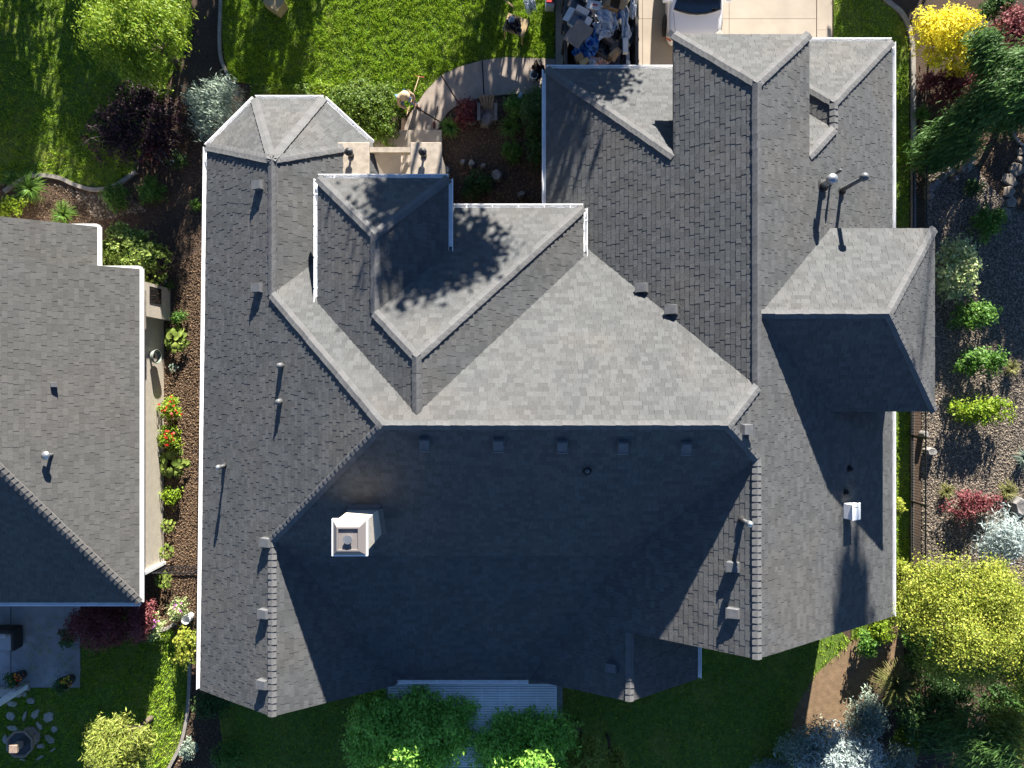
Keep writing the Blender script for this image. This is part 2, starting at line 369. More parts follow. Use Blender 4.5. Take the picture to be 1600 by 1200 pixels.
def edging(name, px, wpx, label, z=0.09):
    c = smooth_curve([W(x, y).xy for x, y in px], 6); hw = wpx * H / F / 2; L_, R_ = [], []
    for i, p in enumerate(c):
        d = (c[min(i + 1, len(c) - 1)] - c[max(i - 1, 0)]).normalized(); n = Vector((-d.y, d.x)); L_.append(p + n * hw); R_.append(p - n * hw)
    o = MB().strip(L_, R_, -0.05, z).build(name, M_curb); tag(o, label, 'edging'); return o
edging('lawn_edging', [(8, 300), (28, 286), (57, 275), (92, 278), (120, 290), (150, 297), (182, 290), (214, 269)], 6, 'curved concrete lawn edging below the shaded upper left lawn')
edging('lawn_edging', [(347, -60), (346, 0), (344, 60), (347, 95), (362, 128)], 5, 'concrete edging at the left end of the sunny front lawn')
edging('lawn_edging', [(1360, -30), (1385, 2), (1408, 22), (1421, 52), (1425, 90), (1426, 200), (1426, 300), (1426, 420)], 7, 'concrete edging curving round the right side lawn strip')
edging('lawn_edging', [(1424, 600), (1424, 750), (1423, 900), (1420, 980)], 4, 'straight concrete edging under the lower stretch of black fence')
edging('lawn_edging', [(247, 984), (262, 981), (275, 973)], 5, 'short curved edging between bark strip and lower left lawn')
edging('lawn_edging', [(297, 1030), (297, 1060), (294, 1110), (284, 1160), (262, 1205), (240, 1260)], 5, 'long curved concrete edging beside the lower left lawn')
edging('lawn_edging', [(1578, 195), (1585, 215), (1600, 230), (1640, 250)], 3, 'dark thin edging curve beyond the flagstones at far right')

def slabs(name, polys, z, m, label, cat, gap=0.012):
    t = thing(name, label, cat, (0, 0, 0)); 
    for P in polys:
        pts = [Vector(q) for q in gp(P)]; c = sum(pts, Vector((0, 0))) / len(pts)
        q = [p + (c - p).normalized() * gap for p in pts]
        MB().prism([tuple(a) for a in q], -0.1, z).build('slab', m, t)
    t['kind'] = 'structure'; del t['category']
    return t
slabs('walkway', [
    [(868, 93), (868, 150), (800, 148), (757, 152), (754, 95), (790, 90)],
    [(753, 95), (756, 152), (735, 160), (718, 163), (690, 118), (715, 106)],
    [(689, 119), (717, 164), (700, 177), (690, 192), (649, 167), (665, 143)],
    [(648, 168), (689, 193), (683, 215), (680, 250), (630, 250), (632, 200), (640, 180)],
    ], 0.07, M_walk, 'curved tan concrete walkway leading to the entry', 'path')
slabs('driveway', [
    [(884, 31), (1003, 31), (1003, 200), (884, 200)], [(1004, 31), (1138, 31), (1138, 200), (1004, 200)], [(1139, 31), (1274, 31), (1274, 200), (1139, 200)],
    [(884, -110), (1003, -110), (1003, 30), (884, 30)], [(1004, -110), (1138, -110), (1138, 30), (1004, 30)], [(1139, -110), (1274, -110), (1274, 30), (1139, 30)],
    [(884, -420), (1003, -420), (1003, -111), (884, -111)], [(1004, -420), (1138, -420), (1138, -111), (1004, -111)], [(1139, -420), (1274, -420), (1274, -111), (1139, -111)],
    [(1275.5, -150), (1299, -150), (1299, 47.5), (1275.5, 47.5)], [(1275.5, 48.5), (1299, 48.5), (1299, 200), (1275.5, 200)],
    [(868, -420), (883, -420), (883, 44), (868, 44)], [(868, 45), (883, 45), (883, 200), (868, 200)],
    ], 0.06, M_conc, 'pale concrete driveway', 'driveway', -0.007)
slabs('patio', [[(19, 925), (19, 1073), (-400, 1073), (-400, 925)], [(127, 925), (127, 1073), (20, 1073), (20, 925)]], 0.08, M_patio, 'grey patio', 'patio', 0.006)

# ------------------------------------------------------------------ roofs
E = 3.3; D = 22.3; m = 0.667; ms = 0.70
def pl(c, gx, gy):      # plane in D units  z = c + gx*x + gy*y
    return (c, gx, gy)
XL, zL = -.3103, .0814; XR, zR = .2894, .161; zm, ym = .19, -.047
XC, zc, yc = -.11, .182, .0308
zb = zc - m * .055; XB = XC - .055; yB1 = yc + .055
YG = .083; zG = .158
PW_ = (XL + (zm - zL) / m, ym); PE_ = (XR - (zm - zR) / m, ym)
H1 = (XL, ym + (zm - zL) / m); H2 = (XL, ym - (zm - zL) / ms)
HN = (XR, ym + (zm - zR) / m); H3 = (XR, ym - (zm - zR) / ms)
A1 = (XL, .29); A2 = (XR, .3552)
N_ = pl(zm + m * ym, 0, -m); S_ = pl(zm - ms * ym, 0, ms)
LWp = pl(zL - m * XL, m, 0); LEp = pl(zL + m * XL, -m, 0)
RWp = pl(zR - m * XR, m, 0); REp = pl(zR + m * XR, -m, 0)
xLE0 = XL + zL / m; xRW0 = XR - zR / m
zBk = .065; yBk = ym - (zm - zBk) / ms
zPe = -.015; yPe = -.4225; pt = (zBk - zPe) / (-yPe + yBk)
PAT = pl(zPe - pt * yPe, 0, pt); xLEe = XL + (zL - zPe) / m; xRWe = XR - (zR - zPe) / m
VLb = (XL + (zL - zBk) / m, yBk); VRb = (XR - (zR - zBk) / m, yBk)
UL = (XR - .0855, A2[1] + .0855); UR = (XR + .0855, A2[1] + .0855)
LH = (XR - .0855, .2876); RH = (XR + .0855, .2876); yG0 = .2876 + .104 / m
G0 = pl(m * yG0, 0, -m)
XY_, zY = .4197, .0741; J4 = (XY_, yG0 - zY / m); BA = (XY_, .3667)
C8 = (.537, BA[1] + .537 - XY_)
bw = .0835
tri = lambda a, b, c: (lambda n: pl(a[2] + (n.x * a[0] + n.y * a[1]) / n.z, -n.x / n.z, -n.y / n.z))((Vector(b) - Vector(a)).cross(Vector(c) - Vector(a)))
c1 = (-.428, .333); c2 = (-.362, .401); c3 = (-.2658, .401); c4 = (-.197, .337)
A1z = (*A1, zL); c1z = (*c1, LWp[0] + m * c1[0]); c2z = (*c2, 0.); c3z = (*c3, 0.); c4z = (*c4, LEp[0] - m * c4[0])
egE = .5476; egr = .446; zge = .079; dyg = (zG - zge) / m
CE = (.096, yc + .206)
FAC = {
 'left_west': (LWp, [c1, A1, H1, PW_, H2, (XL, -.430), (-.4415, -.433)]),
 'oct_nw': (tri(A1z, c1z, c2z), [A1, c1, c2]), 'oct_n': (tri(A1z, c2z, c3z), [A1, c2, c3]), 'oct_ne': (tri(A1z, c3z, c4z), [A1, c3, c4]),
 'left_east_n': (LEp, [A1, c4, (xLE0, .30), (xLE0, ym + zm / m), H1]),
 'main_north': (N_, [PW_, H1, (xLE0, ym + zm / m), (xRW0, ym + zm / m), HN, PE_]),
 'main_south': (S_, [PW_, H2, VLb, VRb, H3, PE_]),
 'patio_south': (PAT, [VLb, (xLEe, yPe), (xRWe, yPe), VRb]),
 'left_east_s': (LEp, [H2, VLb, (xLEe, yPe), (xLEe, -.430), (XL, -.430)]),
 'right_west_n': (RWp, [A2, UL, LH, (xRW0, yG0), (xRW0, ym + zm / m), HN]),
 'right_west_s': (RWp, [H3, VRb, (xRWe, yPe), (.154, -.4153), (.154, -.325), (XR, -.325)]),
 'garage_north': (G0, [(xRW0, yG0), LH, RH, J4, (XY_ - .1111, J4[1] + .1111)]),
 'upper_north': (tri((*A2, zR), (*UL, zR - m * .0855), (*UR, zR - m * .0855)), [A2, UL, UR]),
 'right_east': (REp, [A2, HN, PE_, H3, (XR, -.325), (.537, -.3285), C8, BA, J4, RH, UR]),
 'bay_west': (pl(zY - m * XY_, m, 0), [J4, BA, (XY_ - .08, BA[1] + .08), (XY_ - .08, J4[1] + .08)]),
 'bay_north': (pl(zY + m * BA[1], 0, -m), [BA, C8, (XY_ - .1173, C8[1])]),
 'small_east': (pl(RWp[0] + m * .154 + m * .154, -m, 0), [(.154, -.325), (.154, -.4153), (.2615, -.4153), (.2615, -.325)]),
 'gable_n': (pl(zG + m * YG, 0, -m), [(XR + (zR - zG) / m, YG), (egr, YG), (egE, YG + dyg), (XR + (zR - zge) / m, YG + dyg)]),
 'gable_s': (pl(zG - m * YG, 0, m), [(XR + (zR - zG) / m, YG), (egr, YG), (egE, YG - dyg), (XR + (zR - zge) / m, YG - dyg)]),
 'gable_e': (pl(zG + (zG - zge) / (egE - egr) * egr, -(zG - zge) / (egE - egr), 0), [(egr, YG), (egE, YG + dyg), (egE, YG - dyg)]),
 'cross_east': (pl(zc + m * XC, -m, 0), [(XC, ym + (zm - zc) / m), (XC, yc), CE, (CE[0], ym + (zm - zc + m * (CE[0] - XC)) / m)]),
 'cross_north': (pl(zc + m * yc, 0, -m), [(XC, yc), CE, (-.10, CE[1]), (-.10, yB1 + .065), (XB, yB1)]),
 'cross_west': (pl(zb - m * XB, m, 0), [(XC, ym + (zm - zc) / m), (XC, yc), (XB, yB1), (XB, .18), (XB - bw, .18 + bw), (XB - bw, ym + (zm - zb + m * bw) / m)]),
 'entry_north': (pl(zb + m * .18, 0, -m), [(XB, .18), (XB - bw, .18 + bw), (XB + bw, .18 + bw)]),
 'entry_east': (pl(zb + m * XB, -m, 0), [(XB, .18), (XB + bw, .18 + bw), (XB + bw, yB1 + bw), (XB, yB1)]),
}
def world_facets(FAC, D, E):
    out = {}
    for k, (p, poly) in FAC.items():
        P = (E + p[0] * D, p[1], p[2]); out[k] = (P, [(x * D, y * D) for x, y in poly])
    return out
HF = world_facets(FAC, D, E)
def pz(P, x, y): return P[0] + P[1] * x + P[2] * y
def on_plane(P, px, py):
    """where the sight line through a picture point meets a roof plane"""
    a, b = (px - 800) / F, (600 - py) / F; k = a * P[1] + b * P[2]
    z = (P[0] + k * H) / (1 + k); return W(px, py, z)

def clip(poly, axis, lim, keep_less):
    out = []; n = len(poly)
    for i in range(n):
        a, b = poly[i], poly[(i + 1) % n]; da = a[axis] - lim; db = b[axis] - lim
        ia = da <= 0 if keep_less else da >= 0; ib = db <= 0 if keep_less else db >= 0
        if ia: out.append(a)
        if ia != ib:
            t = da / (da - db); q = [a[0] + (b[0] - a[0]) * t, a[1] + (b[1] - a[1]) * t]; q[axis] = lim; out.append(tuple(q))
    return out

def shingle_tabs(P, poly, expo=0.141, lmin=0.12, lmax=0.26, lam_h=0.0055):
    g = Vector((P[1], P[2])); gl = g.length; dn = -g / gl; u = Vector((-dn.y, dn.x)); cs = 1 / math.sqrt(1 + gl * gl); step = expo * cs
    q = [(Vector(p).dot(u), Vector(p).dot(dn)) for p in poly]
    s1 = max(a[1] for a in q); s0 = min(a[1] for a in q); tabs = []; nrm = Vector((-P[1], -P[2], 1)).normalized()
    row = 0; s = s1
    while s > s0:
        lo = max(s - step, s0); strip = clip(clip(q, 1, s, True), 1, lo, False)
        if len(strip) >= 3:
            ua, ub = min(a[0] for a in strip), max(a[0] for a in strip); uu = ua - random.random() * lmax; lam = random.random() < .5
            while uu < ub:
                ln = random.uniform(lmin, lmax); t = clip(clip(strip, 0, uu + ln - 0.004, True), 0, uu, False)
                if len(t) >= 3:
                    ar = 0
                    for i in range(len(t)):
                        a, b = t[i], t[(i + 1) % len(t)]; ar += a[0] * b[1] - a[1] * b[0]
                    if abs(ar) > 0.0006:
                        if ar < 0: t = t[::-1]
                        h0 = (lam_h if lam else 0.0) + random.random() * 0.002; tab = []
                        for a in t:
                            fr = (a[1] - (s - step)) / step; xy = u * a[0] + dn * a[1]; base = Vector((xy.x, xy.y, pz(P, xy.x, xy.y)))
                            tab.append((base, base + nrm * (0.003 + h0 + fr * 0.0095)))
                        # u x dn gives +z or -z: keep tops facing up
                        if u.x * dn.y - u.y * dn.x < 0: tab = tab[::-1]
                        tabs.append(tab)
                uu += ln; lam = (not lam) if random.random() < .75 else lam
        s -= step; row += 1
    return tabs

def tab_mesh(tabs):
    V, Fc = [], []
    for t in tabs:
        n = len(t); b = len(V); V += [tuple(a) for a, _ in t] + [tuple(c) for _, c in t]
        Fc.append(tuple(b + n + i for i in range(n)))
        for i in range(n): j = (i + 1) % n; Fc.append((b + i, b + j, b + n + j, b + n + i))
    return V, Fc

def roof(house, HF, M_sh, pick, tag_label):
    """deck slabs and shingles of one house: 300 shingles singly, the rest as one part"""
    mb = MB()
    for k, (P, poly) in HF.items():
        mb.prism(poly, lambda x, y, P=P: pz(P, x, y) - 0.13, lambda x, y, P=P: pz(P, x, y))
    deck = mb.build('roof', M_deck, house)
    allt = []; sel = []
    for k, (P, poly) in HF.items():
        T = shingle_tabs(P, poly)
        if k == pick[0]:
            T.sort(key=lambda t: pick[1](t[0][0])); sel = T[:300]; T = T[300:]
        allt += T
    V, Fc = tab_mesh(allt); me = bpy.data.meshes.new('shingle_field'); o = root_loc(house)
    me.from_pydata([(v[0] - o.x, v[1] - o.y, v[2] - o.z) for v in V], [], Fc); me.update()
    f = link('shingle_field', me, M_sh, deck); f['kind'] = 'stuff'
    for t in sel:
        V, Fc = tab_mesh([t]); me = bpy.data.meshes.new('shingle')
        me.from_pydata([(v[0] - o.x, v[1] - o.y, v[2] - o.z) for v in V], [], Fc); me.update(); link('shingle', me, M_sh, deck)
    return deck

house = thing('house', 'large house with a complex dark grey shingled hip roof filling the middle of the picture', 'house', (0, 0, 0))
deck = roof(house, HF, M_shingle, ('right_west_n', lambda p: abs(p.x - XR * D) + 0.15 * abs(p.y - 2.5)), '')

def ridge_caps(parent, lines, count_single, M_c, expo=0.188):
    """bent cap shingles along hips and ridges; each line: start (low), end, the two slopes beside it, butt facing start"""
    n_single = 0; rest = MB(); o = root_loc(parent)
    for (a, b, P1, P2) in lines:
        a, b = Vector(a), Vector(b); ax = (b - a).normalized(); L = (b - a).length; n = max(1, int(L / expo))
        wings = []
        for P in (P1, P2):
            nr = Vector((-P[1], -P[2], 1)).normalized(); d = nr.cross(ax).normalized()
            wings.append((d, nr))
        (d1, n1), (d2, n2) = wings
        mid = (a + b) / 2
        if d1.dot(Vector((P1[1], P1[2], 0))) > 0 or (abs(d1.z) > 1e-4 and d1.z > 0): d1 = -d1
        if d2.dot(Vector((P2[1], P2[2], 0))) > 0 or (abs(d2.z) > 1e-4 and d2.z > 0): d2 = -d2
        # wings must spread to opposite sides
        side = Vector((-ax.y, ax.x, 0))
        if d1.dot(side) * d2.dot(side) > 0: d2 = d2 - 2 * d2.dot(side) * side
        up = (n1 + n2).normalized(); wd = 0.135; V = []
        for (t, h) in ((0.0, 0.030), (expo * 1.12, 0.017)):
            for lift in (0.0, 1.0):
                c = ax * t + up * (h * lift + 0.012 * lift)
                V += [c + d1 * wd + n1 * ((h - .004) * lift), c, c + d2 * wd + n2 * ((h - .004) * lift)]
        # layout: 0-2 low bottom, 3-5 low top, 6-8 high bottom, 9-11 high top
        Fc = [(3, 4, 10, 9), (4, 5, 11, 10), (0, 1, 4, 3), (1, 2, 5, 4), (0, 3, 9, 6), (2, 8, 11, 5), (6, 9, 10, 7), (7, 10, 11, 8)]
        if (V[4] - V[3]).cross(V[9] - V[3]).z < 0: Fc = [tuple(reversed(f)) for f in Fc]
        me = bpy.data.meshes.new('ridge_cap'); me.from_pydata([tuple(v) for v in V], [], Fc); me.update()
        for i in range(n):
            p = a + ax * (i * L / n + random.uniform(-.010, .010)) + side * random.uniform(-.007, .007)
            if n_single < count_single:
                q_ = link('ridge_cap', me, M_c, parent, p - o); q_.rotation_euler.z = random.uniform(-.025, .025); n_single += 1
            else: rest.add([v + p for v in V], Fc)
    if rest.v: rest.build('ridge_cap_rows', M_c, parent)['kind'] = 'stuff'

def V3(k, p):
    P = HF[k][0]; x, y = p[0] * D, p[1] * D; return Vector((x, y, pz(P, x, y)))
pP = lambda k: HF[k][0]
LN = []
def ln(k1, k2, a, b): LN.append((V3(k1, a), V3(k1, b), pP(k1), pP(k2)))
ln('main_north', 'main_south', PE_, PW_)
ln('right_west_n', 'right_east', A2, HN)
ln('right_west_s', 'right_east', (XR, -.325), H3)
ln('left_west', 'left_east_s', (XL, -.430), H2)
ln('left_west', 'main_south', H2, PW_)
ln('left_west', 'main_north', H1, PW_)
ln('left_west', 'left_east_n', A1, H1)
ln('cross_west', 'cross_north', (XB, yB1), (XC, yc))
ln('cross_east', 'cross_north', CE, (XC, yc))
ln('cross_west', 'entry_east', (XB, .18), (XB, yB1))
ln('right_west_n', 'upper_north', UL, A2)
ln('gable_n', 'gable_s', (egr, YG), (XR + (zR - zG) / m, YG))
ln('gable_n', 'gable_e', (egE, YG + dyg), (egr, YG))
ln('gable_s', 'gable_e', (egE, YG - dyg), (egr, YG))
ln('right_west_n', 'garage_north', (xRW0, yG0), LH)
ln('right_east', 'upper_north', UR, A2)
ln('right_east', 'bay_north', C8, BA)
ln('right_east', 'main_north', HN, PE_); ln('right_east', 'main_south', H3, PE_)
ln('left_west', 'oct_nw', c1, A1); ln('oct_nw', 'oct_n', c2, A1); ln('oct_n', 'oct_ne', c3, A1); ln('left_east_n', 'oct_ne', c4, A1)
ln('cross_west', 'entry_north', (XB - bw, .18 + bw), (XB, .18)); ln('entry_east', 'entry_north', (XB + bw, .18 + bw), (XB, .18))
ln('cross_west', 'cross_east', (XC, yc), (XC, ym + (zm - zc) / m))
ln('right_east', 'garage_north', J4, RH)
ln('bay_west', 'right_east', J4, BA); ln('bay_west', 'bay_north', (XY_ - .08, BA[1] + .08), BA)
ln('right_west_s', 'small_east', (.154, -.4153), (.154, -.325))
ridge_caps(deck, LN, 300, M_cap)

def gutter(parent, a, b, out, hangers=True, name='gutter', mt=None, wd=0.125, dp=0.10):
    """open white trough under an eave from a to b; out is the horizontal direction away from the roof"""
    a, b = Vector(a), Vector(b); out = Vector((out[0], out[1], 0)).normalized(); ax = (b - a).normalized(); t = 0.012
    prof = [(0, 0.01), (0, -dp), (wd * .8, -dp), (wd, -dp * .45), (wd, 0.012), (wd - .022, 0.012), (wd - .022, -dp * .45), (wd * .75, -dp + t), (t, -dp + t), (t, 0.01)]
    mb = MB(); n = len(prof); vs = []
    for p in (a - ax * .0, b):
        for (o, z) in prof: vs.append(p + out * (o + 0.004) + Vector((0, 0, z - 0.015)))
    mb.add(vs, [(i, (i + 1) % n, n + (i + 1) % n, n + i) for i in range(n)] + [tuple(range(n)), tuple(range(2 * n - 1, n - 1, -1))])
    g = mb.build(name, mt or M_white, parent)
    if hangers:
        L = (b - a).length; k = max(2, int(L / 0.75)); ang = math.atan2(out.y, out.x)
        for i in range(k):
            p = a + ax * (L * (i + .5) / k) + out * (wd / 2) + Vector((0, 0, 0.004)); MB().box(p, (wd, .025, .012), ang).build('hanger', M_white, g)
    return g
def eave(k, a, b, out, **kw): gutter(house, V3(k, a), V3(k, b), out, **kw)
eave('left_west', (-.4415, -.433), c1, (-1, .01), hangers=False)
eave('oct_nw', c1, c2, (-.72, .7), hangers=False); eave('oct_n', c2, c3, (0, 1), hangers=False); eave('oct_ne', c3, c4, (.68, .73), hangers=False)
eave('cross_west', (XB - bw, .18 + bw), (XB - bw, ym + (zm - zb + m * bw) / m), (-1, 0)); eave('entry_north', (XB - bw, .18 + bw), (XB + bw, .18 + bw), (0, 1)); eave('entry_east', (XB + bw, .18 + bw), (XB + bw, yB1 + bw), (1, 0))
eave('cross_north', (XB + bw + .003, CE[1]), CE, (0, 1)); eave('cross_east', CE, (CE[0], ym + (zm - zc + m * (CE[0] - XC)) / m), (1, 0))
eave('right_west_n', (xRW0, ym + zm / m - .02), (xRW0, yG0), (-1, 0), hangers=False); eave('garage_north', (xRW0, yG0), (.24, yG0), (0, 1), hangers=False)
eave('bay_north', (.372, C8[1]), C8, (0, 1), hangers=False); eave('right_east', C8, (.537, -.3285), (1, 0), hangers=False)
eave('small_east', (.2615, -.4153), (.2615, -.325), (1, 0), hangers=False); eave('patio_south', (xLEe + .002, yPe), (xRWe - .002, yPe), (0, -1))

# walls
def wallbox(x0, x1, y0, y1, zt, name='wall'):
    mb = MB(); mb.prism([(x0 * D, y0 * D), (x1 * D, y0 * D), (x1 * D, y1 * D), (x0 * D, y1 * D)], 0, E + zt * D - .16); return mb.build(name, M_stucco, house)
wallbox(-.41, -.212, -.41, .31, 0); wallbox(-.211, .06, -.25, .215, 0); wallbox(.061, .515, -.305, .425, 0); wallbox(.07, .245, -.395, -.3055, 0)
wallbox(-.225, -.10, .10, .24, zb - m * bw); wallbox(-.099, .075, .06, .215, zc - m * .206); wallbox(.225, .355, .29, .42, zR - m * .0855); wallbox(.42, .526, -.015, .18, zge); wallbox(.35, .515, .4255, .465, 0)
MB().prism([(x * D, y * D) for x, y in ((-.395, .3105), (-.395, .33), (-.355, .378), (-.273, .378), (-.225, .33), (-.225, .3105))], 0, E - .16).build('bay_wall', M_stucco, house)
def gable_wall(x0, x1, xr, y, z0, zr):
    mb = MB(); vs = []
    for yy in (y, y + .15):
        vs += [(x0 * D, yy, E - .17 + z0), (x1 * D, yy, E - .17 + z0), (xr * D, yy, E + zr * D - .17)]
    mb.add(vs, [(0, 1, 2), (5, 4, 3), (0, 3, 4, 1), (1, 4, 5, 2), (2, 5, 3, 0)]); mb.build('gable_wall', M_stucco, house)
gable_wall(XL - zL / m, XL + zL / m, XL, -.4095 * D, 0, zL); gable_wall(XR - zR / m + .01, XR + zR / m, XR, -.3045 * D, 0, zR); gable_wall(.05, .258, .154, -.3945 * D, 0, .0707)

# roof vents, pipes, chimney (parts of the house)
def slope_frame(P):
    g = Vector((P[1], P[2])); dn = -g.normalized(); c = 1 / math.sqrt(1 + g.length ** 2)
    x = Vector((dn.x * c, dn.y * c, -g.length * c)); n = Vector((-P[1], -P[2], 1)).normalized(); y = n.cross(x)
    return Matrix((x, y, n)).transposed()
vb = MB(); vb.box((0, 0, .010), (.32, .30, .014)); hv = [(-.15, -.14, .02), (.16, -.14, .02), (.16, .14, .02), (-.15, .14, .02), (-.13, -.12, .10), (.16, -.13, .15), (.16, .13, .15), (-.13, .12, .10)]
vb.add(hv, [(4, 5, 6, 7), (0, 1, 5, 4), (1, 2, 6, 5), (2, 3, 7, 6), (3, 0, 4, 7)])
vb.box((.165, 0, .155), (.03, .29, .012))
vme = bpy.data.meshes.new('roof_vent'); vme.from_pydata(vb.v, [], vb.f); vme.update(); vme.materials.append(M_vent)
def roof_vent(k, px, py, s=1.0):
    P = pP(k); o = link('roof_vent', vme, M_vent, house, on_plane(P, px, py) + Vector((0, 0, .012))); o.rotation_euler = slope_frame(P).to_euler(); o.scale = (s, s, s * 1.15)
for px, py in ((407, 290), (406, 450), (419, 847), (416, 958), (414, 1068)): roof_vent('left_west', px, py)
for px in (664, 779, 878, 973, 1071): roof_vent('main_south', px, 690 + (px - 664) * .015)
for px, py in ((1147, 885), (1147, 957), (958, 1042)): roof_vent('right_west_s', px, py)
for px, py in ((1005, 450), (1051, 484)): roof_vent('right_west_n', px, py)
roof_vent('right_east', 1163, 671)
def pipe(k, px, py, h, r, capr=0, name='vent_pipe', mt=None, lean=None):
    P = pP(k); b = on_plane(P, px, py); nrm = Vector((-P[1], -P[2], 1)).normalized()
    o = MB().tube([b - Vector((0, 0, .05)), b + Vector((0, 0, h))], r, 12).build(name, mt or M_pipe, house, True)
    MB().tube([b + nrm * .008, b + nrm * .03, b + nrm * .03 + Vector((0, 0, .09))], [r * 2.4, r * 2.1, r * 1.15], 14).build('pipe_flashing', M_rubber, o)
    if capr: MB().lathe(b + Vector((0, 0, h - .06)), [(r * 1.02, 0), (capr, .03), (capr, .14), (capr * .75, .19), (.01, .22)], 16).build('pipe_cap', mt or M_pipe, o, True)
    return o
pipe('left_west', 352, 727, .46, .045, .075); pipe('right_west_s', 1160, 812, .55, .05, .085)
pipe('right_east', 1284, 290, .62, .09, .15, mt=M_pipe); pipe('right_east', 1314, 298, 1.35, .065, .115, mt=M_vent); pipe('right_east', 1298, 276, .5, .04, .05, mt=M_vent)
pipe('main_south', 917, 735, .16, .06, 0, mt=M_vent); pipe('right_east', 1326, 732, .22, .05, mt=M_rubber); pipe('right_east', 1320, 769, .2, .05, mt=M_rubber)
for px, py in ((440, 572), (438, 628)):
    P = pP('left_west'); b = on_plane(P, px, py)
    MB().lathe(b, [(.10, 0), (.10, .05), (.075, .17), (.085, .18), (.085, .22), (.02, .24)], 14).build('turtle_vent', M_vent, house, True)
# white equipment box low on the right slope
P = pP('right_east'); b = on_plane(P, 1322, 797); R3 = slope_frame(P)
bx = MB().box(b + R3 @ Vector((0, 0, .16)), (.38, .46, .28), M=R3).build('roof_unit', M_white, house, bevel=.02); bx['label'] = 'white square box on the shaded right slope'
MB().box(b + R3 @ Vector((0, 0, .315)), (.42, .50, .025), M=R3).build('lid', M_white, bx, bevel=.01); MB().tube([b + R3 @ Vector((-.15, .15, .33)), b + R3 @ Vector((-.15, .15, .45))], .012, 6).build('stub', M_vent, bx)

# chimney
P = pP('main_south'); Bne = on_plane(P, 592, 795); Bnw = on_plane(P, 548.6, 795); zt = Bne.z + 1.85
cw = (Bne.x - Bnw.x); cx = (Bne.x + Bnw.x) / 2; cd = .80; cy = Bne.y - cd / 2
ch = MB().box((cx, cy, zt - 1.75), (cw, cd, 3.5)).build('chimney', M_stucco2, house); ch['label'] = 'pale stucco chimney on the shaded rear slope'
fl = MB()
for sx in (-1, 1): fl.add([(cx + sx * (cw / 2 + .004), cy - cd / 2 - .02, pz(P, 0, cy - cd / 2 - .02) + .16), (cx + sx * (cw / 2 + .004), cy + cd / 2 + .02, pz(P, 0, cy + cd / 2 + .02) + .16), (cx + sx * (cw / 2 + .12), cy + cd / 2 + .02, pz(P, 0, cy + cd / 2 + .02) + .022), (cx + sx * (cw / 2 + .12), cy - cd / 2 - .02, pz(P, 0, cy - cd / 2 - .02) + .022)], [(0, 1, 2, 3)])
fl.add([(cx - cw / 2 - .12, cy + cd / 2 + .14, pz(P, 0, cy + cd / 2 + .14) + .022), (cx + cw / 2 + .12, cy + cd / 2 + .14, pz(P, 0, cy + cd / 2 + .14) + .022), (cx + cw / 2 + .01, cy + cd / 2 + .004, pz(P, 0, cy + cd / 2) + .16), (cx - cw / 2 - .01, cy + cd / 2 + .004, pz(P, 0, cy + cd / 2) + .16)], [(0, 1, 2, 3)])
fl.build('chimney_flashing', M_vent, ch)
MB().box((cx, cy, zt - .04), (cw + .14, cd + .14, .12)).build('chimney_trim', M_white, ch, bevel=.01)
mb = MB(); o_, i_ = .5, .33
def ring(hw, hd, z): return [(cx - hw, cy - hd, z), (cx + hw, cy - hd, z), (cx + hw, cy + hd, z), (cx - hw, cy + hd, z)]
vs = ring(cw / 2 + .03, cd / 2 + .03, zt + .021) + ring(cw / 2 - .10, cd / 2 - .10, zt + .20) + ring(cw / 2 - .14, cd / 2 - .14, zt + .20) + ring(cw / 2 - .14, cd / 2 - .14, zt + .16)
fs = []
for r in range(3):
    for i in range(4): j = (i + 1) % 4; fs.append((r * 4 + i, r * 4 + j, r * 4 + 4 + j, r * 4 + 4 + i))
fs.append((12, 13, 14, 15)); mb.add(vs, fs); mb.build('chimney_shroud', M_pipe if False else mat('taupe_painted_metal', (0.20, 0.18, 0.17), 0.5), ch)
MB().lathe((cx, cy, zt + .16), [(.09, 0), (.09, .07), (.115, .075), (.115, .095)], 18).build('flue_cap', M_pipe, ch)

# entry porch columns with lanterns (parts of the house), porch slab
for px0, px1, nm in ((527, 577, 0), (641, 690, 1)):
    zc_ = 3.95; a = W(px0, 222, zc_); b_ = W(px1, 278, zc_); cxx, cyy = (a.x + b_.x) / 2, (a.y + b_.y) / 2; sx, sy = b_.x - a.x, a.y - b_.y
    pr = MB().box((cxx, cyy, zc_ / 2 - .06), (sx - .18, sy - .18, zc_ - .12)).build('porch_column', M_stucco, house)
    MB().box((cxx, cyy, zc_ - .06), (sx, sy, .12)).build('column_cap', M_stone, pr, bevel=.025)
    lp = W((px0 + px1) / 2 - 3, 243, zc_)
    MB().lathe(lp, [(.09, 0), (.09, .03), (.035, .05), (.035, .12), (.10, .15), (.12, .34), (.13, .36), (.03, .44), (.02, .48)], 12).build('lantern', M_black, pr)
a = W(577, 236, 3.4); b_ = W(641, 236, 3.4)
MB().box(((a.x + b_.x) / 2, a.y, 3.4), (b_.x - a.x + .2, .16, .26)).build('entry_beam', M_stone, house)
a = W(530, 236, .35); b_ = W(690, 300, .35); MB().box(((a.x + b_.x) / 2, (a.y + b_.y) / 2, .17), (b_.x - a.x, a.y - b_.y + 1.5, .35)).build('porch_floor', M_conc, house)

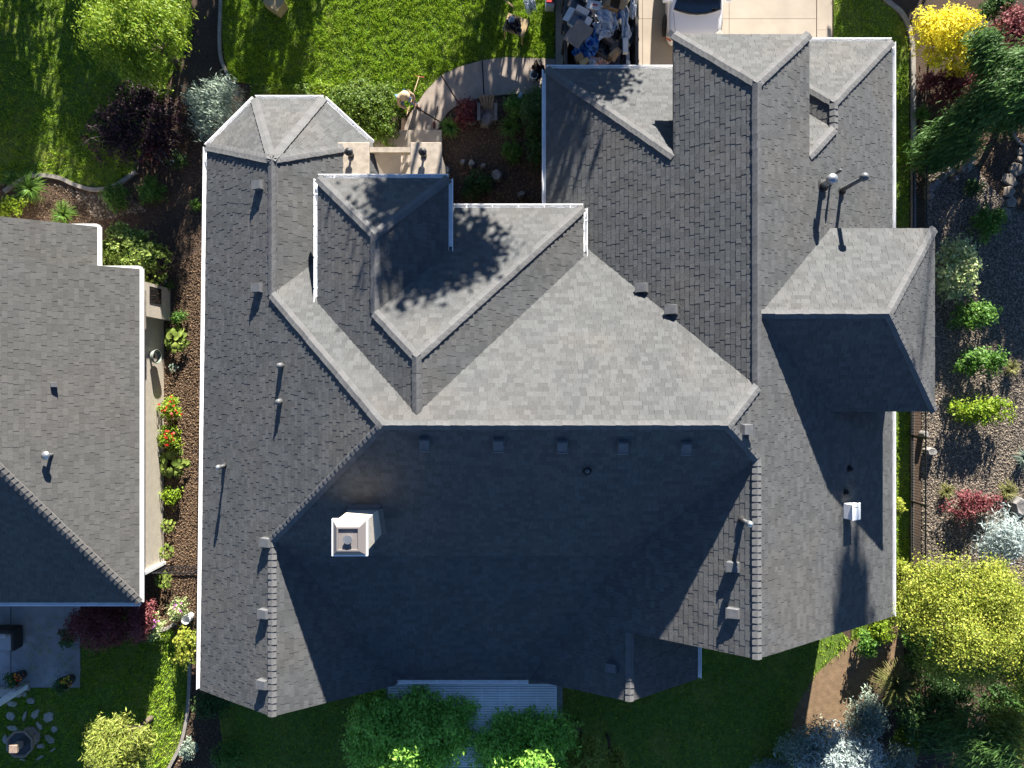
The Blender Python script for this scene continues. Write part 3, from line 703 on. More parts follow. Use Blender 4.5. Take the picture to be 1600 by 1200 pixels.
# ------------------------------------------------------------------ neighbour house on the left
EN = 2.35; DN = H - EN; mn = .65; msn = .44
nx = lambda px: (px - 800) / F * DN; ny = lambda py: (600 - py) / F * DN
xe_t, xe_b = nx(223), nx(212); ye = ny(941); xe = nx(218)
NE_ = (EN + mn * xe, -mn, 0.0)
hipx = xe - 7.0; hipy = ye + 7.0 * mn / msn
step_y = ny(420); step2 = nx(149); top_y = ny(353)
NF = {'east': (NE_, [(xe, ye), (xe, step_y), (xe - 7, step_y), (hipx, hipy)]),
      'south': ((EN - msn * ye, 0.0, msn), [(xe, ye), (hipx, hipy), (hipx - 4, hipy), (hipx - 4, ye)]),
      'east_front': ((EN - .10 + mn * step2 + 0.0, -mn, 0.0), [(step2, step_y - .05), (step2, top_y), (step2 - 5.5, top_y), (step2 - 5.5, step_y - .05)])}
nb = thing('house', 'neighbouring house with a brownish grey roof at the left edge', 'house', (0, 0, 0))
ndeck = roof(nb, NF, M_shingle_n, ('east', lambda p: abs(p.x - nx(120)) + .6 * abs(p.y - ny(560))), '')
ridge_caps(ndeck, [((Vector((xe, ye, EN))), Vector((hipx, hipy, pz(NE_, hipx, hipy))), NE_, NF['south'][0])], 300, mat('neighbour_cap_granules', (0.12, 0.115, 0.108), .92, var=.1, nscale=40, namp=.12))
gutter(nb, (xe, ye, EN), (xe, step_y, EN), (1, 0), hangers=False); gutter(nb, (xe, ye, EN), (hipx - 4, ye, EN), (0, -1), hangers=False)
zf = EN - .10
gutter(nb, (step2, step_y, zf), (step2, top_y, zf), (1, 0), hangers=False)
MB().prism([(xe - .02, step_y - .02), (xe - .02, step_y + .10), (step2 + .14, step_y + .10), (step2 + .14, step_y - .02)], EN - .25, EN + .0).build('rake_return', M_white, nb)
MB().prism([(step2, top_y), (step2, top_y + .09), (step2 - 1.6, top_y + .09), (step2 - 1.6, top_y)], lambda x, y: zf - .2, lambda x, y: zf + .02).build('rake_return', M_white, nb)
wx = nx(218) - .35; wy0 = W(248, 877).y
MB().prism([(wx, wy0), (wx, step_y - .3), (wx - 9, step_y - .3), (wx - 9, wy0)], 0, EN - .16).build('wall', M_stucco2, nb)
MB().prism([(step2 - .4, step_y - .31), (step2 - .4, top_y - .35), (step2 - 8, top_y - .35), (step2 - 8, step_y - .31)], 0, EN - .26).build('wall', M_stucco2, nb)
MB().box((wx + .0, wy0 - .05, 1.1), (.16, .10, 2.2)).build('corner_board', M_white, nb)
mbx = MB().box((wx + .12, W(240, 470, 1.2).y, .95), (.24, 1.15, 1.9)).build('wall_bump_out', M_stucco2, nb)
MB().box((wx + .13, W(240, 487, 1.2).y + .0, 1.86), (.32, 1.3, .09)).build('trim', M_stone, mbx)
MB().box((wx + .245, W(246, 467, 1.0).y + .1, 1.1), (.02, .55, .8)).build('window', M_glass, nb)
MB().box((wx + .04, W(224, 645, 2).y, 1.9), (.08, .12, .12)).build('wall_vent', M_vent, nb)
P = NE_; b = on_plane(P, 84, 601)
o = link('roof_vent', vme, M_vent, nb, b + Vector((0, 0, .01))); o.rotation_euler = slope_frame(P).to_euler(); o.scale = (.55, .55, .9)
b = on_plane(P, 81, 710)
MB().tube([b - Vector((0, 0, .05)), b + Vector((0, 0, .28))], .05, 10).build('vent_pipe', M_pipe, nb, True); MB().lathe(b + Vector((0, 0, .24)), [(.05, 0), (.13, .03), (.13, .08), (.04, .13)], 14).build('pipe_cap', M_pipe, nb, True)

# ------------------------------------------------------------------ vegetation
def quads(C, A, B):
    """diamond leaves: centre C, half axes A (long) and B (short)"""
    n = len(C); V = np.stack([C + A, C + B, C - A, C - B], 1).reshape(-1, 3); return V, np.arange(4 * n).reshape(n, 4)
def unit(v): return v / np.maximum(np.linalg.norm(v, axis=1, keepdims=True), 1e-6)

def crown_pts(blobs, n, lump=0.25, seed=0, clump=0.0):
    r = np.random.default_rng(seed); bl = np.array(blobs, float); wgt = (bl[:, 3] * bl[:, 4] + bl[:, 3] * bl[:, 5]) ; wgt /= wgt.sum()
    k = r.choice(len(bl), n, p=wgt); d = unit(r.normal(size=(n, 3))); d[:, 2] = np.where(d[:, 2] < -.45, -d[:, 2], d[:, 2])
    rad = np.where(r.random(n) < .72, .80 + .25 * r.random(n), .35 + .5 * r.random(n))
    ph = r.random(6) * 6.3
    lum = np.sin(d[:, 0] * 7 + ph[0] + k) * np.sin(d[:, 1] * 7 + ph[1] + k * 1.7) + .6 * np.sin(d[:, 2] * 9 + ph[2]) * np.sin(d[:, 0] * 11 + ph[3])
    rad *= 1 + lump * lum * .5
    P = bl[k, :3] + d * bl[k, 3:6] * rad[:, None]
    if clump > 0:       # gather most leaves into small sprays
        nc = max(8, n // 22); j = r.integers(0, nc, n); use = r.random(n) < .85
        Q = P[j] + r.normal(size=(n, 3)) * clump * np.array([1, 1, .7]); P = np.where(use[:, None], Q, P); d = np.where(use[:, None], d[j], d)
    return P, d

def crown(name, blobs, n, size, matl, parent, seed, asp=.55, lump=.25, droop=0.0, updir=.35, direction=None, clump=None):
    C, d = crown_pts(blobs, n, lump, seed, size * 1.7 if clump is None else clump); r = np.random.default_rng(seed + 1)
    nr = unit(d + r.normal(size=(n, 3)) * .65 + np.array([0, 0, updir])); t = r.normal(size=(n, 3))
    if direction is not None: t = np.array(direction, float) + t * .35
    t[:, 2] -= droop; A = unit(t - nr * (t * nr).sum(1, keepdims=True)); B = np.cross(nr, A); s = size * (.6 + .8 * r.random(n))
    keep = C[:, 2] > .02
    V, Q = quads(C[keep], (A * s[:, None])[keep], (B * (s * asp)[:, None])[keep]); return np_mesh(name, V, Q, matl, parent)

def limbs(t, base, blobs, r0, seed, mt=None, name='trunk', nb=6, zsplit=.35):
    r = random.Random(seed); mb = MB(); base = Vector(base); bl = [Vector(b[:3]) for b in blobs]
    top = sum(bl, Vector()) / len(bl); fork = base.lerp(Vector((top.x, top.y, top.z)), zsplit); fork.x += r.uniform(-.1, .1)
    mb.tube([base - Vector((0, 0, .1)), base.lerp(fork, .5) + Vector((r.uniform(-.05, .05), r.uniform(-.05, .05), 0)), fork], [r0, r0 * .8, r0 * .65], 8)
    for b in r.sample(bl, min(nb, len(bl))):
        mid = fork.lerp(b, .55) + Vector((r.uniform(-.15, .15), r.uniform(-.15, .15), r.uniform(0, .15)))
        mb.tube([fork, mid, b + Vector((0, 0, .1))], [r0 * .5, r0 * .3, r0 * .1], 6)
    return mb.build(name, mt or M_bark, t, True)

def mkblobs(c, rx, ry, rz, n, seed, sub=.5):
    r = random.Random(seed); out = []
    for i in range(n):
        a = i * 2.39996 + r.uniform(-.4, .4); q = math.sqrt((i + .5) / n) * .72; zz = (1 - (q / .72) ** 2) * r.uniform(.3, .9) - .25
        s = sub * r.uniform(.75, 1.2)
        out.append((c[0] + math.cos(a) * q * rx, c[1] + math.sin(a) * q * ry, max(c[2] + zz * rz * .7, .1), rx * s, ry * s, rz * s))
    return out

SEED = [100]
def shrub(px, py, rx, ry, h, colour, name, label, cat='shrub', n=None, leaf=.05, nb=9, lump=.25, asp=.6, group=None, sub=.48, stem=True, **kw):
    """bush with its crown centred on a picture point; rx, ry in picture pixels, h in metres"""
    SEED[0] += 3; s = SEED[0]; c = W(px, py, h * .55); k = (H - h * .55) / F; rx *= k; ry *= k
    t = thing(name, label, cat, (c.x, c.y, 0), group); bl = mkblobs((c.x, c.y, h * .5), rx, ry, h * .55, nb, s, sub)
    area = 3.2 * rx * ry + 2.5 * h * (rx + ry); n = n or int(min(14000, max(500, area * 0.55 / (leaf * leaf * asp))))
    crown('foliage', bl, n, leaf, LF[colour] if isinstance(colour, str) else colour, t, s, asp, lump, **kw)
    if stem: limbs(t, (c.x, c.y, 0), bl, .03 + .012 * h, s, name='stem', nb=5)
    return t
def tree(px, py, rx, ry, h, colour, name, label, n=None, leaf=.07, nb=16, lump=.3, asp=.6, sub=.40, trunk=None, zc=None, rz=None, group=None, world=None, limbn=8, **kw):
    SEED[0] += 3; s = SEED[0]; zc = zc or h * .62
    if world: c = Vector((world[0], world[1], zc))
    else: c = W(px, py, zc); k = (H - zc) / F; rx *= k; ry *= k
    rz = rz or (h - zc); t = thing(name, label, 'tree', (c.x, c.y, 0), group); bl = mkblobs((c.x, c.y, zc), rx, ry, rz * 1.5, nb, s, sub)
    area = 3.2 * rx * ry + 2.5 * rz * (rx + ry); n = n or int(min(30000, max(800, area * 0.7 / (leaf * leaf * asp))))
    crown('crown', bl, n, leaf, LF[colour], t, s, asp, lump, **kw); limbs(t, (c.x, c.y, 0), bl, trunk or (.05 + .02 * h), s, nb=limbn)
    return t
def bladeplant(px, py, r, h, colour, name, label, n=110, wd=.014, cat='grass', group=None):
    SEED[0] += 3; g = np.random.default_rng(SEED[0]); c = W(px, py, h * .4); r *= (H - h * .4) / F; t = thing(name, label, cat, (c.x, c.y, 0), group)
    a = g.random(n) * 2 * np.pi; L = r * (.5 + .6 * g.random(n)); hh = h * (.55 + .5 * g.random(n)) * (1 - .35 * L / r / 1.1); V = []; Q = []
    d = np.c_[np.cos(a), np.sin(a), np.zeros(n)]; sd = np.c_[-np.sin(a), np.cos(a), np.zeros(n)]; prof = [(0.03, 0, 1), (.35, .75, 1), (.72, 1.0, .8), (1.0, .72, .15)]
    P0 = np.array([c.x, c.y, 0.0]); R = []
    for (q, z, w_) in prof:
        C = P0 + d * (L * q)[:, None] + np.array([0, 0, 1.0]) * (hh * z)[:, None]; R.append((C + sd * wd * w_, C - sd * wd * w_))
    V = np.stack([x for pr in R for x in pr], 1).reshape(-1, 3); base = (np.arange(n) * 8)[:, None]
    Q = np.concatenate([base + np.array([[2 * i, 2 * i + 1, 2 * i + 3, 2 * i + 2]]) for i in range(3)], 0)
    np_mesh('blades', V, Q, LF[colour], t); return t
def hosta(px, py, r, h, colour, name, label, n=34, cat='plant', group=None, leafw=.42):
    SEED[0] += 3; g = np.random.default_rng(SEED[0]); c = W(px, py, h * .5); r *= (H - h * .5) / F; t = thing(name, label, cat, (c.x, c.y, 0), group)
    V = []; Q = []
    for i in range(n):
        a = i * 2.4 + g.random() * .5; q = math.sqrt((i + .5) / n); L = r * (.35 + .2 * g.random()); st = r * .65 * q; z = h * (1 - .6 * q) * (.8 + .4 * g.random())
        d = np.array([math.cos(a), math.sin(a), 0]); s_ = np.array([-math.sin(a), math.cos(a), 0]); p = np.array([c.x, c.y, 0]) + d * st; b0 = len(V); w_ = L * leafw
        for (u_, ww, zz) in ((0, .1, .0), (.3, 1, .06), (.7, .8, .05), (1.0, .03, -.05)):
            for sg in (-1, 0, 1): V.append(p + d * L * u_ + s_ * w_ * ww * sg + np.array([0, 0, z + zz * (1 if sg else .2) * L * 3]))
        for k in range(3):
            for sg in range(2): q0 = b0 + k * 3 + sg; Q.append((q0, q0 + 1, q0 + 4, q0 + 3))
    np_mesh('leaves', np.array(V), np.array(Q), LF[colour], t); return t
def flowers(t, px, py, r, z, n, m_, size=.035, seed=1, name='flowers'):
    g = np.random.default_rng(seed); c = W(px, py, z); k = (H - z) / F * r; C = np.c_[c.x + g.normal(size=n) * k * .5, c.y + g.normal(size=n) * k * .5, z + g.random(n) * .12]
    nr = unit(g.normal(size=(n, 3)) * .5 + np.array([0, .2, 1])); tt = g.normal(size=(n, 3)); A = unit(tt - nr * (tt * nr).sum(1, keepdims=True)); B = np.cross(nr, A)
    V, Q = quads(C, A * size, B * size * .85); np_mesh(name, V, Q, m_, t)
def bare(px, py, r, h, name, label, seed, colour='plum', nleaf=1500, nbr=60):
    c = W(px, py, h * .5); r *= (H - h * .5) / F; t = thing(name, label, 'shrub', (c.x, c.y, 0)); R = random.Random(seed); mb = MB()
    for i in range(nbr):
        a = R.uniform(0, 6.28); q = R.uniform(.4, 1.0); p = Vector((c.x, c.y, 0)); pts = [p]; d = Vector((math.cos(a) * q * .4, math.sin(a) * q * .4, 1)); L = r * 1.15 / 6
        for k in range(6):
            d = (d + Vector((math.cos(a) * .32, math.sin(a) * .32, -.10)) + Vector((R.uniform(-.6, .6), R.uniform(-.6, .6), R.uniform(-.4, .3)))).normalized(); pts.append(pts[-1] + d * L * R.uniform(.7, 1.2)); pts[-1].z = min(max(pts[-1].z, .5 * h if k > 2 else .1), h)
        mb.tube(pts, [.014, .012, .010, .008, .006, .004, .003], 4)
    mb.build('branches', M_twig, t); bl = mkblobs((c.x, c.y, h * .40), r, r, h * .40, 13, seed, .42); crown('foliage', bl, nleaf, .05, LF[colour], t, seed, .5, .35); return t

# upper left
tree(215, 42, 104, 100, 4.4, 'lime', 'tree', 'bright green weeping tree at the top left, nearest the lawn', leaf=.055, nb=34, droop=.9, lump=.9, asp=.32, sub=.19, n=24000, clump=.13, direction=(.3, -.6, -.6))
bare(215, 195, 82, 2.0, 'plum_shrub', 'dark plum shrub with bare tangled branches under the bright green tree', 5, nleaf=9500, nbr=30)
shrub(240, 235, 30, 26, 1.2, 'maroon', 'red_leaf_shrub', 'small dark red shrub beside the tangled plum shrub', leaf=.045, n=700, lump=.4)
shrub(335, 170, 48, 44, 1.5, 'sage', 'juniper', 'silvery green juniper touching the octagonal roof corner', leaf=.085, asp=.16, nb=12, lump=.5, direction=(-.6, .35, .3))
shrub(250, 143, 18, 16, .6, 'lime', 'small_shrub', 'small lime green shrub under the edge of the bright green tree', leaf=.045)
shrub(205, 402, 54, 52, 2.0, 'hosta', 'rounded_shrub', 'large rounded yellow green shrub at the corner of the neighbouring roof', leaf=.05, nb=20, asp=.8, lump=.08, sub=.42, n=9000, clump=.06)
bladeplant(47, 294, 30, .55, 'strap', 'strappy_plant', 'leafy strap plant on the lawn edging near the left edge', 170)
bladeplant(99, 335, 23, .5, 'strap', 'strappy_plant', 'strap plant just above the neighbouring roof', 130)
bladeplant(306, 320, 13, .4, 'strap', 'strappy_plant', 'small strap plant against the left eave of the big house', 70)
shrub(18, 322, 24, 16, .6, 'lime', 'small_shrub', 'low lime shrub at the left edge above the neighbouring roof', leaf=.04)
shrub(180, 307, 26, 22, .7, 'green', 'low_shrub', 'low green shrub under the curved edging, left of two', leaf=.035)
shrub(234, 297, 24, 20, .7, 'green', 'low_shrub', 'low green shrub under the curved edging, right of two', leaf=.035)
bladeplant(15, 280, 16, .4, 'strap', 'strappy_plant', 'strap plant cut by the left edge of the picture', 70)
t = shrub(275, 250, 16, 14, .5, 'dark', 'white_flower_plant', 'low dark plant with white flowers beside the left eave', leaf=.035); flowers(t, 275, 250, 16, .5, 16, M_flower_w, .035, 3)
t = shrub(259, 446, 8, 8, .4, 'green', 'pink_flower_plant', 'small plant with pink purple flowers right of the rounded shrub', leaf=.035); flowers(t, 259, 446, 6, .4, 8, M_flower_p, .04, 4)
# bark strip between the houses
hosta(275, 531, 21, .45, 'hosta', 'hosta', 'bright hosta nearest the hose reel on the bark strip'); hosta(270, 574, 8, .25, 'sage', 'hosta', 'tiny blue grey hosta on the bark strip', 14)
for i, (px, py, r, lab) in enumerate(((266, 640, 17, 'rose bush with red flowers, upper of the two on the bark strip'), (267, 683, 17, 'rose bush with red flowers, lower of the two on the bark strip'))):
    t = shrub(px, py, r, r * 1.1, .9, 'lime', 'rose_bush', lab, leaf=.04, nb=7, lump=.4); flowers(t, px, py - 2, r * .9, .85, 16, M_flower_r, .055, 9 + i)
hosta(270, 724, 24, .5, 'hosta', 'hosta', 'largest bright hosta, just below the red roses', 40); shrub(267, 776, 14, 14, .5, 'lime', 'small_shrub', 'small lime shrub below the largest hosta', leaf=.04)
hosta(262, 822, 12, .4, 'hosta', 'hosta', 'small bright hosta in the middle of the lower bark strip', 22); hosta(260, 862, 13, .4, 'hosta', 'hosta', 'small hosta right above the picket fence', 22)
hosta(255, 907, 15, .45, 'hosta', 'hosta', 'hosta just below the picket fence', 26); shrub(278, 497, 13, 10, .45, 'green', 'small_shrub', 'little dark green shrub above the bright hosta', leaf=.035)
t = shrub(239, 980, 16, 20, .9, 'cream', 'rhododendron', 'pale green rhododendron with purple flowers beside the red maple', leaf=.045, asp=.45); flowers(t, 240, 976, 10, .9, 14, M_flower_p, .045, 21)
t = shrub(279, 954, 14, 18, .8, 'cream', 'rhododendron', 'pale green rhododendron with purple flowers near the eave of the big house', leaf=.045, asp=.45); flowers(t, 279, 948, 8, .8, 10, M_flower_p, .045, 22)
shrub(291, 1012, 19, 30, 1.2, 'yellowgreen', 'golden_shrub', 'yellow green shrub against the lower left eave of the big house', leaf=.055, nb=10, lump=.4)
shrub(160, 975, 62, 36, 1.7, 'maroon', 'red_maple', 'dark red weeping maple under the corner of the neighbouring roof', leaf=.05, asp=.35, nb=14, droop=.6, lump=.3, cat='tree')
shrub(222, 966, 18, 36, 1.6, 'pink', 'red_maple', 'sunlit part of the dark red maple right of the corner of the neighbouring roof, the sunlight put into rosier leaves', leaf=.05, asp=.35, nb=10, droop=.6, lump=.3, cat='tree')  # lit side of the same maple, sunlight put into a pinker leaf colour
tree(187, 1168, 66, 60, 3.4, 'pine', 'pine_tree', 'yellow green pine with open branches at the lower left', leaf=.075, asp=.22, nb=24, lump=.6, sub=.20, n=9000, limbn=24, clump=.11)
shrub(356, 1182, 26, 24, .8, 'green', 'boxwood', 'round green boxwood at the bottom left below the big house', leaf=.035); shrub(292, 1170, 14, 16, .5, 'sage', 'low_shrub', 'low grey green shrub beside the long curved edging', leaf=.035)
shrub(330, 1100, 34, 22, .6, 'dark', 'low_shrub', 'dark low shrub below the lower left roof corner', leaf=.04)
# hedge and entry bed
shrub(560, 172, 66, 46, 1.4, 'hedge', 'clipped_hedge', 'large clipped boxwood mound left of the walkway', leaf=.032, n=22000, nb=26, asp=.75, lump=.10, sub=.40); shrub(598, 196, 32, 32, 1.2, 'hedge', 'clipped_hedge', 'clipped boxwood mound at the walkway bend', leaf=.04, nb=12, asp=.75, lump=.10)
for i, px in enumerate((408, 440, 472, 505)):
    shrub(px, 143, 22, 13, .5, 'lime' if i % 2 else 'hedge', 'low_hedge', 'low clipped hedge plant along the octagonal roof, %s from the left' % ('first', 'second', 'third', 'fourth')[i], leaf=.035, asp=.7, lump=.12)
shrub(585, 224, 14, 7, .4, 'lime', 'small_shrub', 'small lime ground cover beside the left porch column', leaf=.035)
shrub(728, 178, 20, 22, .8, 'maroon', 'red_leaf_shrub', 'dark red shrub beside the wooden chair in the entry bed', leaf=.04); bladeplant(704, 198, 20, .5, 'strap', 'strappy_plant', 'strap plant at the left end of the entry bed', 120)
bladeplant(797, 198, 22, .5, 'strap', 'strappy_plant', 'strap plant in the middle of the entry bed', 110); shrub(806, 168, 20, 22, .9, 'green', 'leafy_shrub', 'green shrub at the top of the entry bed', leaf=.045)
shrub(835, 175, 24, 40, 1.7, 'dark', 'evergreen_shrub', 'tall dark evergreen shrub against the garage eave', leaf=.045, nb=12); shrub(800, 238, 16, 16, .6, 'green', 'leafy_shrub', 'variegated green shrub in the shade of the entry bed', leaf=.045)
shrub(745, 288, 22, 24, .6, 'dark', 'low_shrub', 'dark low shrub right of the entry roof', leaf=.04); shrub(838, 232, 20, 24, 1.0, 'dark', 'evergreen_shrub', 'lower dark evergreen shrub against the garage eave', leaf=.045)
# right side
shrub(1484, 58, 62, 58, 1.9, 'gold', 'golden_shrub', 'bright golden yellow shrub at the top right', leaf=.05, nb=24, lump=.35, asp=.4, n=11000, sub=.36)
shrub(1487, 135, 44, 36, .9, 'maroon', 'barberry', 'dark red barberry below the golden shrub', leaf=.04, lump=.4); shrub(1452, 128, 14, 9, .95, 'pink', 'barberry', 'pink tipped barberry beside the right edging', leaf=.04); shrub(1585, 40, 34, 34, 1.3, 'pink', 'barberry', 'pink red barberry in the upper right corner', leaf=.045, lump=.4)
shrub(1490, 128, 20, 12, 1.05, 'pink', 'barberry', 'small pink barberry between golden shrub and weeping conifer', leaf=.04, n=500, lump=.5); shrub(1590, 178, 24, 24, .9, 'pink', 'barberry', 'pink red barberry under the weeping conifer at the right edge', leaf=.04, lump=.4)
# weeping conifer: a leaning trunk with hanging curtains
t = thing('weeping_conifer', 'large green weeping conifer leaning down from the right edge', 'tree', tuple(W(1560, 165))); bl = []
for (px, py, z, r) in ((1620, 95, 2.6, 34), (1592, 112, 2.8, 36), (1562, 140, 2.7, 36), (1535, 165, 2.3, 34), (1508, 188, 1.9, 32), (1480, 212, 1.4, 30), (1455, 232, .9, 26), (1470, 248, .7, 22), (1500, 225, 1.0, 26), (1533, 70, 2.7, 20), (1540, 98, 2.6, 20), (1590, 165, 1.6, 28), (1570, 188, 1.2, 24), (1445, 252, .5, 20)):
    c = W(px, py, z); k = (H - z) / F * r; bl.append((c.x, c.y, z, k, k * .8, .55))
crown('crown', bl, 38000, .09, LF['conifer'], t, 77, .22, .4, droop=.5, direction=(-.8, -.55, -.3)); limbs(t, W(1575, 175), bl, .12, 77, nb=12)
bladeplant(1505, 240, 10, .5, 'hosta', 'strappy_plant', 'sunlit pale blades at the foot of the weeping conifer', 40); bladeplant(1440, 178, 18, .4, 'strap', 'strappy_plant', 'dark strap plant on the right edging', 70)
shrub(1545, 348, 30, 27, .9, 'green', 'leafy_shrub', 'round green shrub on the gravel, topmost of the gravel bed', leaf=.05, lump=.3); shrub(1521, 294, 14, 14, .4, 'dark', 'low_shrub', 'tiny dark shrub in the shaded gravel', leaf=.035)
shrub(1494, 418, 38, 52, 1.7, 'cream', 'variegated_shrub', 'cream and green variegated shrub right of the side gable roof', leaf=.055, nb=16, lump=.4)
shrub(1520, 494, 40, 22, 1.0, 'green', 'leafy_shrub', 'spreading green shrub on the gravel, second from the top', leaf=.06, lump=.45, asp=.5); shrub(1530, 566, 42, 22, 1.0, 'green', 'leafy_shrub', 'spreading green shrub on the gravel, third from the top', leaf=.06, lump=.45, asp=.5)
shrub(1530, 641, 56, 19, 1.0, 'lime', 'leafy_shrub', 'long bright green shrub on the gravel, lowest of the row', leaf=.06, lump=.45, asp=.5); bladeplant(1580, 575, 16, .45, 'straw', 'grass_tuft', 'small straw coloured grass tuft at the end of a green shrub', 90)
bladeplant(1600, 716, 20, .5, 'sage', 'yucca', 'pale yucca cut by the right edge', 60, .018, cat='plant'); shrub(1515, 787, 44, 24, .7, 'pink', 'pink_shrub', 'pink red low shrub on the lower gravel bed', leaf=.045, lump=.4)
bladeplant(1478, 768, 15, .4, 'straw', 'grass_tuft', 'dry tan grass tuft left of the pink shrub', 80); bladeplant(1575, 768, 20, .4, 'straw', 'grass_tuft', 'dry tan grass tuft right of the pink shrub', 90)
shrub(1572, 842, 42, 34, 1.9, 'silver', 'blue_spruce', 'silver blue spruce above the large yellow green tree', leaf=.09, asp=.14, nb=14, lump=.5, cat='tree')
tree(1503, 970, 128, 122, 5.0, 'yellowgreen', 'tree', 'large yellow green tree at the lower right', leaf=.034, nb=46, lump=.7, sub=.20, asp=.62, n=72000, clump=.16, limbn=14); tree(1590, 1010, 70, 90, 4.4, 'yellowgreen', 'tree', 'yellow green tree cut by the right edge behind the large one', leaf=.038, clump=.11, n=26000, nb=26, lump=.45, sub=.32)
bladeplant(1404, 1072, 46, 1.1, 'straw', 'ornamental_grass', 'big arching ornamental grass at the end of the dirt path', 260, .014)
for px, py, r, h, c_, lab in ((1400, 790, 9, 1.2, 'yellowgreen', 'upper'), (1404, 888, 13, 1.3, 'yellowgreen', 'second'), (1410, 925, 15, 1.4, 'yellowgreen', 'third'), (1378, 984, 18, 1.1, 'lime', 'fourth'), (1352, 1008, 16, .9, 'green', 'lowest')):
    shrub(px, py, r, r * 1.2, h, c_, 'arborvitae', 'lime green arborvitae along the lower right eave, %s in the row' % lab, leaf=.045, lump=.3)
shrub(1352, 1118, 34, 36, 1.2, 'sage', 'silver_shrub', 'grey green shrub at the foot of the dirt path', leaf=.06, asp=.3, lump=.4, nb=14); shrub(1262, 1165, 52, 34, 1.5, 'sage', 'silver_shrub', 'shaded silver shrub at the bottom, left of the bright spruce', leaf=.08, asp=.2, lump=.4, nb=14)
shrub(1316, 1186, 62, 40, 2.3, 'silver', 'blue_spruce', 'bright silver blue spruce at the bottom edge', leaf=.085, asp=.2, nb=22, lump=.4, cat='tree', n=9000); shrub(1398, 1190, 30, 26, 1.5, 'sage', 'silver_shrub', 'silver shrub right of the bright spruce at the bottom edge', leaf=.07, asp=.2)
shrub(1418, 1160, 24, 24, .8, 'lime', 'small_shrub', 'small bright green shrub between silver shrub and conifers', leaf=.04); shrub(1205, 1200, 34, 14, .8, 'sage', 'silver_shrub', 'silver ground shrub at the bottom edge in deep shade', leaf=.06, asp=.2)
tree(1530, 1160, 72, 54, 3.4, 'conifer', 'conifer_tree', 'dark green conifer with yellow tips in the lower right corner', leaf=.13, asp=.11, nb=24, lump=.5, sub=.34, direction=(.8, .5, .2)); tree(1580, 1150, 44, 50, 3.6, 'pine', 'conifer_tree', 'sunlit yellow green conifer at the right end of the bottom edge', leaf=.12, asp=.12, nb=16, lump=.6, sub=.30, n=4500, direction=(-.8, .6, .2))
tree(1460, 1120, 66, 60, 1.8, 'dark', 'evergreen_tree', 'dark evergreen between ornamental grass and corner conifer', leaf=.06, nb=12, zc=.9, rz=.8)
for px, py, rx, ry, h, c_, lab in ((1560, 1100, 46, 34, 1.3, 'dark', 'dark leafy shrub below the large yellow green tree, right one'), (1480, 1085, 40, 30, 1.0, 'dark', 'dark leafy shrub below the large yellow green tree, left one'), (1430, 1120, 26, 26, .9, 'dark', 'dark leafy shrub beside the ornamental grass'), (1560, 10, 26, 20, .9, 'dark', 'dark green shrub between golden and pink shrubs at the top right'), (1440, 1000, 30, 40, 1.0, 'green', 'green shrub under the left side of the large yellow green tree'), (1600, 1110, 30, 40, 1.5, 'green', 'green shrub at the right edge under the yellow green tree')):
    shrub(px, py, rx, ry, h, c_, 'leafy_shrub', lab, leaf=.05)
# bottom middle
tree(632, 1150, 106, 84, 4.3, 'vine', 'vine_tree', 'loose green tree growing over the left part of the white pergola', leaf=.065, nb=34, lump=.5, sub=.27, asp=.4, n=27000, limbn=24)
tree(716, 1122, 40, 62, 3.8, 'vine', 'climbing_vine', 'green vine climbing across the white pergola slats', leaf=.06, nb=16, lump=.6, sub=.26, asp=.4, n=5000, limbn=14)
tree(818, 1168, 94, 66, 4.3, 'vine', 'vine_tree', 'loose green tree growing over the right part of the white pergola', leaf=.065, nb=30, lump=.45, sub=.28, asp=.4, n=22000, limbn=20)
shrub(592, 1203, 34, 16, 4.6, 'lime', 'sunlit_shrub', 'sunlit yellow green shrub tips at the bottom edge under the left vine tree', leaf=.06, lump=.5); shrub(912, 1182, 22, 26, 4.4, 'pine', 'sunlit_shrub', 'upright yellow tipped shrub at the bottom edge right of the pergola', leaf=.07, asp=.4, lump=.5); shrub(962, 1203, 14, 12, 4.2, 'pine', 'sunlit_shrub', 'small yellow tipped shrub at the bottom edge, far right of the pergola', leaf=.06, asp=.4, lump=.5)

